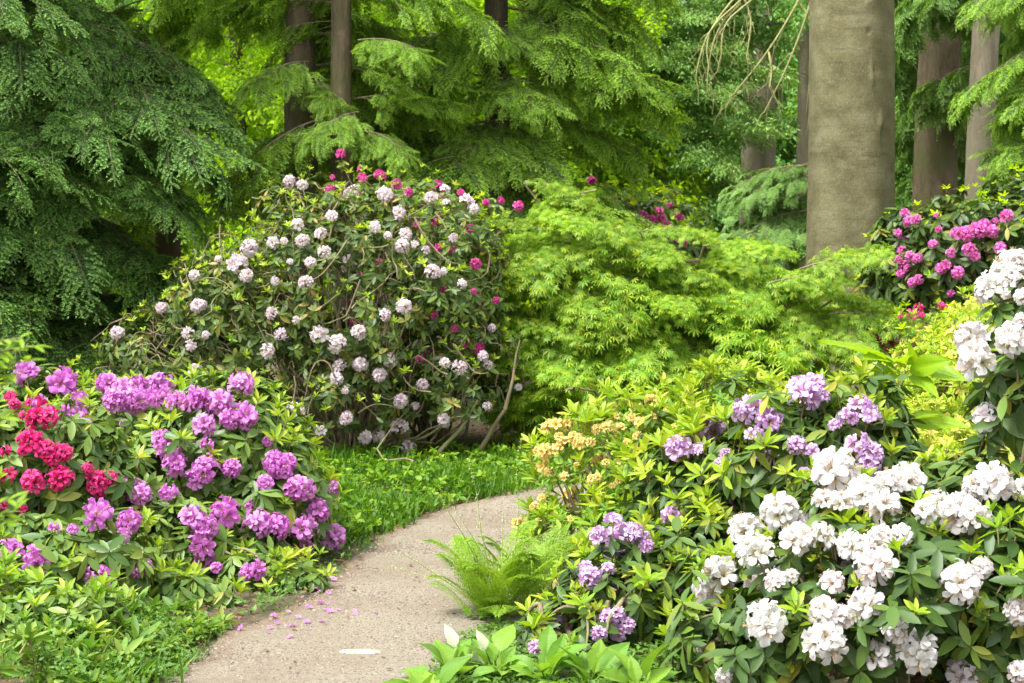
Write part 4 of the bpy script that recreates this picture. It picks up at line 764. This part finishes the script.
def fern(px,py,label,n=16,s=1.0,azr=(0,360)):
    b=G(px,py); t=thing('fern',b,label,'fern')
    for i in range(n):
        a=math.radians(rng.uniform(*azr)); tilt=rng.normal(0,0.15); d=np.array([math.cos(a),math.sin(a),tilt]); obj('frond',FR[i%3],t,np.array([rng.normal(0,0.03),rng.normal(0,0.03),0.0]),frames_x(d[None],np.array([0,0,1.]))[0],float(s*rng.uniform(0.7,1.15)))
fern(490,618,'lime green fern at the right edge of the path',24,1.05)
fern(535,608,'pale feathery fern squeezed between the path fern and the lilac rhododendron',18,1.0)
# flowering spikes among the fern
b=G(495,622); t=thing('perennial_plant',b,'slender plant with tall spikes of tiny cream flowers arching over the path','plant')
g=Geo()
for i in range(26):
    a=rng.random()*2*PI; d=np.array([math.cos(a),math.sin(a),rng.uniform(0.3,1.2)]); g.place(RT,frames_x(d[None],np.array([0,0,1.])),rng.uniform(0.05,0.09),np.array([[rng.normal(0,0.05),rng.normal(0,0.04),0.02]]))
obj('foliage',g.mesh('foliage',[M['weed']]),t)
for (x,y) in ((437,492),(468,460),(504,512),(395,552),(385,565),(524,432),(452,505),(475,520),(520,540)):
    e=P(x,y,7.35+rng.normal(0,0.06))-b; g=Geo(); pts=curve(np.array([rng.normal(0,0.03),rng.normal(0,0.03),0.02]),e,0.03,0.02,18); tube(g,pts,np.linspace(0.0022,0.0009,18),4,0.6,0.5,mat=1)
    q=rng.uniform(0.4,1,46)*17; i0=q.astype(int).clip(0,16); pp=pts[i0]+(pts[i0+1]-pts[i0])*(q-i0)[:,None]; dd=norm(rng.normal(size=(46,3))+[0,0,0.3]); g.place(BUD,frames_z(dd),rng.uniform(0.004,0.0075,46),pp+dd*0.005)
    obj('flower_spike',g.mesh('flower_spike',[M['cream'],M['fern']]),t)
#==BROAD LEAVES at the bottom
def ribbed(width, bend, edge, nveins, seed):
    g=Geo(); r_=np.random.default_rng(seed); nu,nv=37,11; uu=np.linspace(0,1,nu); ws=np.interp(uu,np.linspace(0,1,9),[0.05,0.55,0.85,1.0,0.98,0.85,0.62,0.33,0.0])*width/2; V=[]
    p1,p2=r_.random(2)*6
    for i in range(nu):
        for j in range(nv):
            q=(j-(nv-1)/2)/((nv-1)/2); y=ws[i]*q*(1+0.05*math.sin(uu[i]*17+p1)*abs(q)); z=edge*abs(q)*ws[i]-bend*uu[i]**2+0.02*math.sin(uu[i]*8+q*2.5+p2)*abs(q)+0.006*math.cos(2*PI*nveins*(uu[i]-0.30*abs(q)*width*2))*min(1,abs(q)*3)
            V.append([uu[i],y,z-0.010*(q==0)])
    g.add(V,[[i*nv+j,(i+1)*nv+j,(i+1)*nv+j+1,i*nv+j+1] for i in range(nu-1) for j in range(nv-1)],np.repeat(r_.random(nu),nv)*0.3,np.repeat(uu,nv)); return g
BROAD=[ribbed(0.56,0.35,0.30,9,1),ribbed(0.48,0.25,0.45,8,2),ribbed(0.62,0.45,0.2,9,3)]; BIG=[ribbed(0.42,0.26,0.25,10,4),ribbed(0.50,0.32,0.2,9,5),ribbed(0.34,0.22,0.3,11,6)]; broadT=BROAD[1]
def hosta(px,py,label,n,s,mat='hosta',elev=(20,75),name='broad_leaved_plant',group=None):
    b=G(px,py); t=thing(name,b,label,'plant',group)
    for i in range(n):
        a=i*2.4+rng.normal(0,0.3); el=math.radians(rng.uniform(*elev)); d=np.array([math.cos(a)*math.cos(el),math.sin(a)*math.cos(el),math.sin(el)]); L_=s*rng.uniform(0.7,1.15); stem=d*L_*rng.uniform(0.4,0.9)
        g=Geo(); tube(g,curve([0,0,0],stem,0.01,0.02,5),0.003,5,0.4,0.5); g.place(BROAD[i%3],frames_x((norm(d+np.array([0,0,-0.15])))[None],norm(np.array([0,-0.3,1.])+rng.normal(0,0.25,3))),np.array([L_]),stem[None]); obj('leaf',g.mesh('leaf',[M[mat]]),t)
hosta(455,690,'broad-leaved plant with one creamy leaf tip beside the path, left of its group',17,0.112)
hosta(495,682,'broad-leaved plant in the middle of the bottom group',18,0.120)
hosta(545,688,'broad-leaved plant next to the lowest lilac flower',17,0.120)
hosta(590,694,'broad-leaved plant below the low lilac rhododendron',17,0.129)
hosta(640,700,'broad-leaved plant with rounded leaves at the foot of the white rhododendron',17,0.129)
hosta(425,712,'broad-leaved plant nearest the path at the bottom edge',15,0.112)
for (x,y,s,lab) in ((456,640,0.09,'creamy white folded leaf spathe nearest the path'),(474,668,0.115,'creamy striped leaf spathe at the bottom edge'),(486,642,0.075,'small creamy leaf spathe behind the striped one')):
    e=P(x,y+8,6.45); b=np.array([e[0]+0.03,e[1]+0.03,0]); t=thing('pale_leaf_plant',b,lab,'plant'); g=Geo(); tube(g,curve([0,0,0],e-b,0.0,0.03,6),0.003,5,0.5,0.5); obj('stem',g.mesh('stem',[M['hosta']]),t)
    g=Geo(); g.place(broadT,frames_x(np.array([[-0.35,-0.1,0.9]]) if y<650 else np.array([[0.2,-0.4,0.9]]),np.array([0.2,-0.85,0.4])),np.array([s]),(e-b)[None]); obj('leaf',g.mesh('leaf',[M['hosta_pale']]),t)
g=Geo(); xy=np.stack([rng.uniform(-0.35,0.75,9000),rng.uniform(6.1,7.2,9000)],1); k=path_dist(xy)>0.88; xy=xy[k]; n=len(xy); az=rng.random(n)*2*PI; el=rng.uniform(0,1,n)
g.place(ST,frames_x(np.stack([np.cos(az),np.sin(az),el],1),norm(np.array([0,-0.2,1.])+rng.normal(0,0.4,(n,3)))),rng.uniform(0.015,0.035,n),np.c_[xy,rng.random(n)*0.05])
tag(obj('right_edge_weeds',g.mesh('right_edge_weeds',[M['weed']])),'low light green weeds under the broad-leaved plants at the bottom','weeds',kind='stuff')
#==BIG LEAF SAPLING
def bigleaf():
    b=P(895,480,8.6); b[2]=0; t=thing('large_leaved_sapling',b,'young sapling with huge lime green leaves above the lilac flowers','plant'); g=Geo(); a=P(905,370,8.6)-b; c=P(893,430,8.6)-b; tube(g,curve([0,0,0],c,0,0.02,8),np.linspace(0.012,0.008,8),6); tube(g,curve(c,a,0,0.03,8),np.linspace(0.008,0.005,8),6); obj('stem',g.mesh('stem',[M['twig_green']]),t)
    for x,y,ex,ey,s in ((900,372,832,325,0.36),(905,368,875,345,0.26),(905,366,895,348,0.24),(908,368,962,372,0.27),(905,372,940,360,0.22),(893,428,850,400,0.26),(895,425,960,415,0.30),(893,432,905,455,0.24),(893,430,930,405,0.26),(905,368,918,340,0.2),(900,376,858,362,0.2),(904,374,935,386,0.2),(893,440,862,432,0.2),(897,425,880,460,0.24)):
        p0=P(x,y,8.55)-b; p1=P(ex,ey,8.35)-b; d=norm(p1-p0); g=Geo(); st=p0+d*0.03; tube(g,[p0,st],0.003,5,0.5,0.5); g.place(BIG[int(rng.integers(3))],frames_x(d[None],norm(np.array([0,-0.75,0.8])+rng.normal(0,0.35,3))),np.array([np.linalg.norm(p1-p0)*0.98]),st[None]); obj('leaf',g.mesh('leaf',[M['bigleaf']]),t)
bigleaf()
#==near sapling at left
b=np.array([-0.98,3.1,0.0]); t=thing('near_sapling',b,'blurred yellow-green sapling leaves poking in at the left edge close to the camera','plant'); gs=Geo(); gl=Geo()
tube(gs,curve([0,0,0],[0.02,0,1.75],0,0.01,10),np.linspace(0.012,0.005,10),6)
for (x,y) in ((20,338),(34,346),(14,352),(26,362),(8,375),(14,512),(4,520),(8,500),(0,418),(-20,300),(2,385),(-30,450)):
    e=P(x,y,3.1)-b; s0=np.array([0.01,0,e[2]-0.06]); pts=curve(s0,e,0.01,0.02,8); tube(gs,pts,np.linspace(0.003,0.0012,8),5)
    for q in pts[3:]:
        for sg in (-1,1): d=norm(np.array([0.6,sg*0.6,0.1])+rng.normal(0,0.3,3)); gl.place(LTn,frames_x(d[None],np.array([0,-0.3,1.])),rng.uniform(0.025,0.045),q[None])
obj('stem',gs.mesh('stem',[TW]),t); obj('foliage',gl.mesh('foliage',[M['bigleaf']]),t)
#==FALLEN PETALS, pale disc
FPm=[]
for k in range(3):
    g=Geo(); g.place(FL[k],frames_z(np.array([[0.2,0.1,1]])),np.array([0.022 if k else 0.03]),np.array([[0,0,0.012]]),mat=0); FPm.append(g.mesh('fallen_blossom',[M['purple_petal']]))
pts=Z(150,483,[(560,375,1),(585,372,1),(580,405,1),(520,490,1),(460,468,1),(470,462,1),(500,492,1),(570,470,1),(625,435,1),(640,437,1),(660,437,1),(720,440,1),(345,492,1),(430,452,1),(520,497,1),(620,388,1),(635,370,1),(455,430,1),(540,430,1),(385,495,1),(550,380,1),(575,335,1),(575,340,1),(480,510,1),(440,535,1),(605,422,1),(410,452,1),(570,425,1),(590,465,1),(760,435,1)])
for i,(x,y,_) in enumerate(pts):
    q=G(x,y,0.02); o=tag(obj('fallen_blossom',FPm[i%3]),'loose purple blossom fallen on the path below the purple rhododendron','petal','purple blossoms fallen on the path'); o.location=Vector((q[0]+rng.normal(0,0.04),q[1]+rng.normal(0,0.05),0.017)); o.rotation_euler=(rng.normal(0,0.3),rng.normal(0,0.3),rng.random()*6); s=float(rng.uniform(0.3,0.65)); o.scale=(s,s,s*0.6)
g=Geo(); k=40; a=np.arange(k)*2*PI/k; rx=0.078*(1+0.03*np.sin(a*3)); V=np.concatenate([np.stack([rx*np.cos(a),0.030*np.sin(a),0*a],1),np.stack([rx*0.93*np.cos(a),0.026*np.sin(a),0*a+0.010],1),[[0,0,0.013]]])
g.add(V,[[i,(i+1)%k,k+(i+1)%k,k+i] for i in range(k)]); g.f[3].append(np.array([[k+i,k+(i+1)%k,2*k] for i in range(k)])); g.m[3].append(np.zeros(k,int))
m,nt,N,L,bs,out=newmat('pale_stone'); n1=tex(nt,'Noise',40,5); L.new(ramp(nt,n1.outputs['Fac'],[(0.35,(0.22,0.22,0.15)),(0.65,(0.40,0.40,0.31))]),bs.inputs['Base Color']); bs.inputs['Roughness'].default_value=0.8
o=tag(obj('flat_stone',g.mesh('flat_stone',[m])),'pale flat oval stone lying in the gravel at the bottom of the path','stone'); q=G(360,657); o.location=Vector((q[0],q[1],0.014))
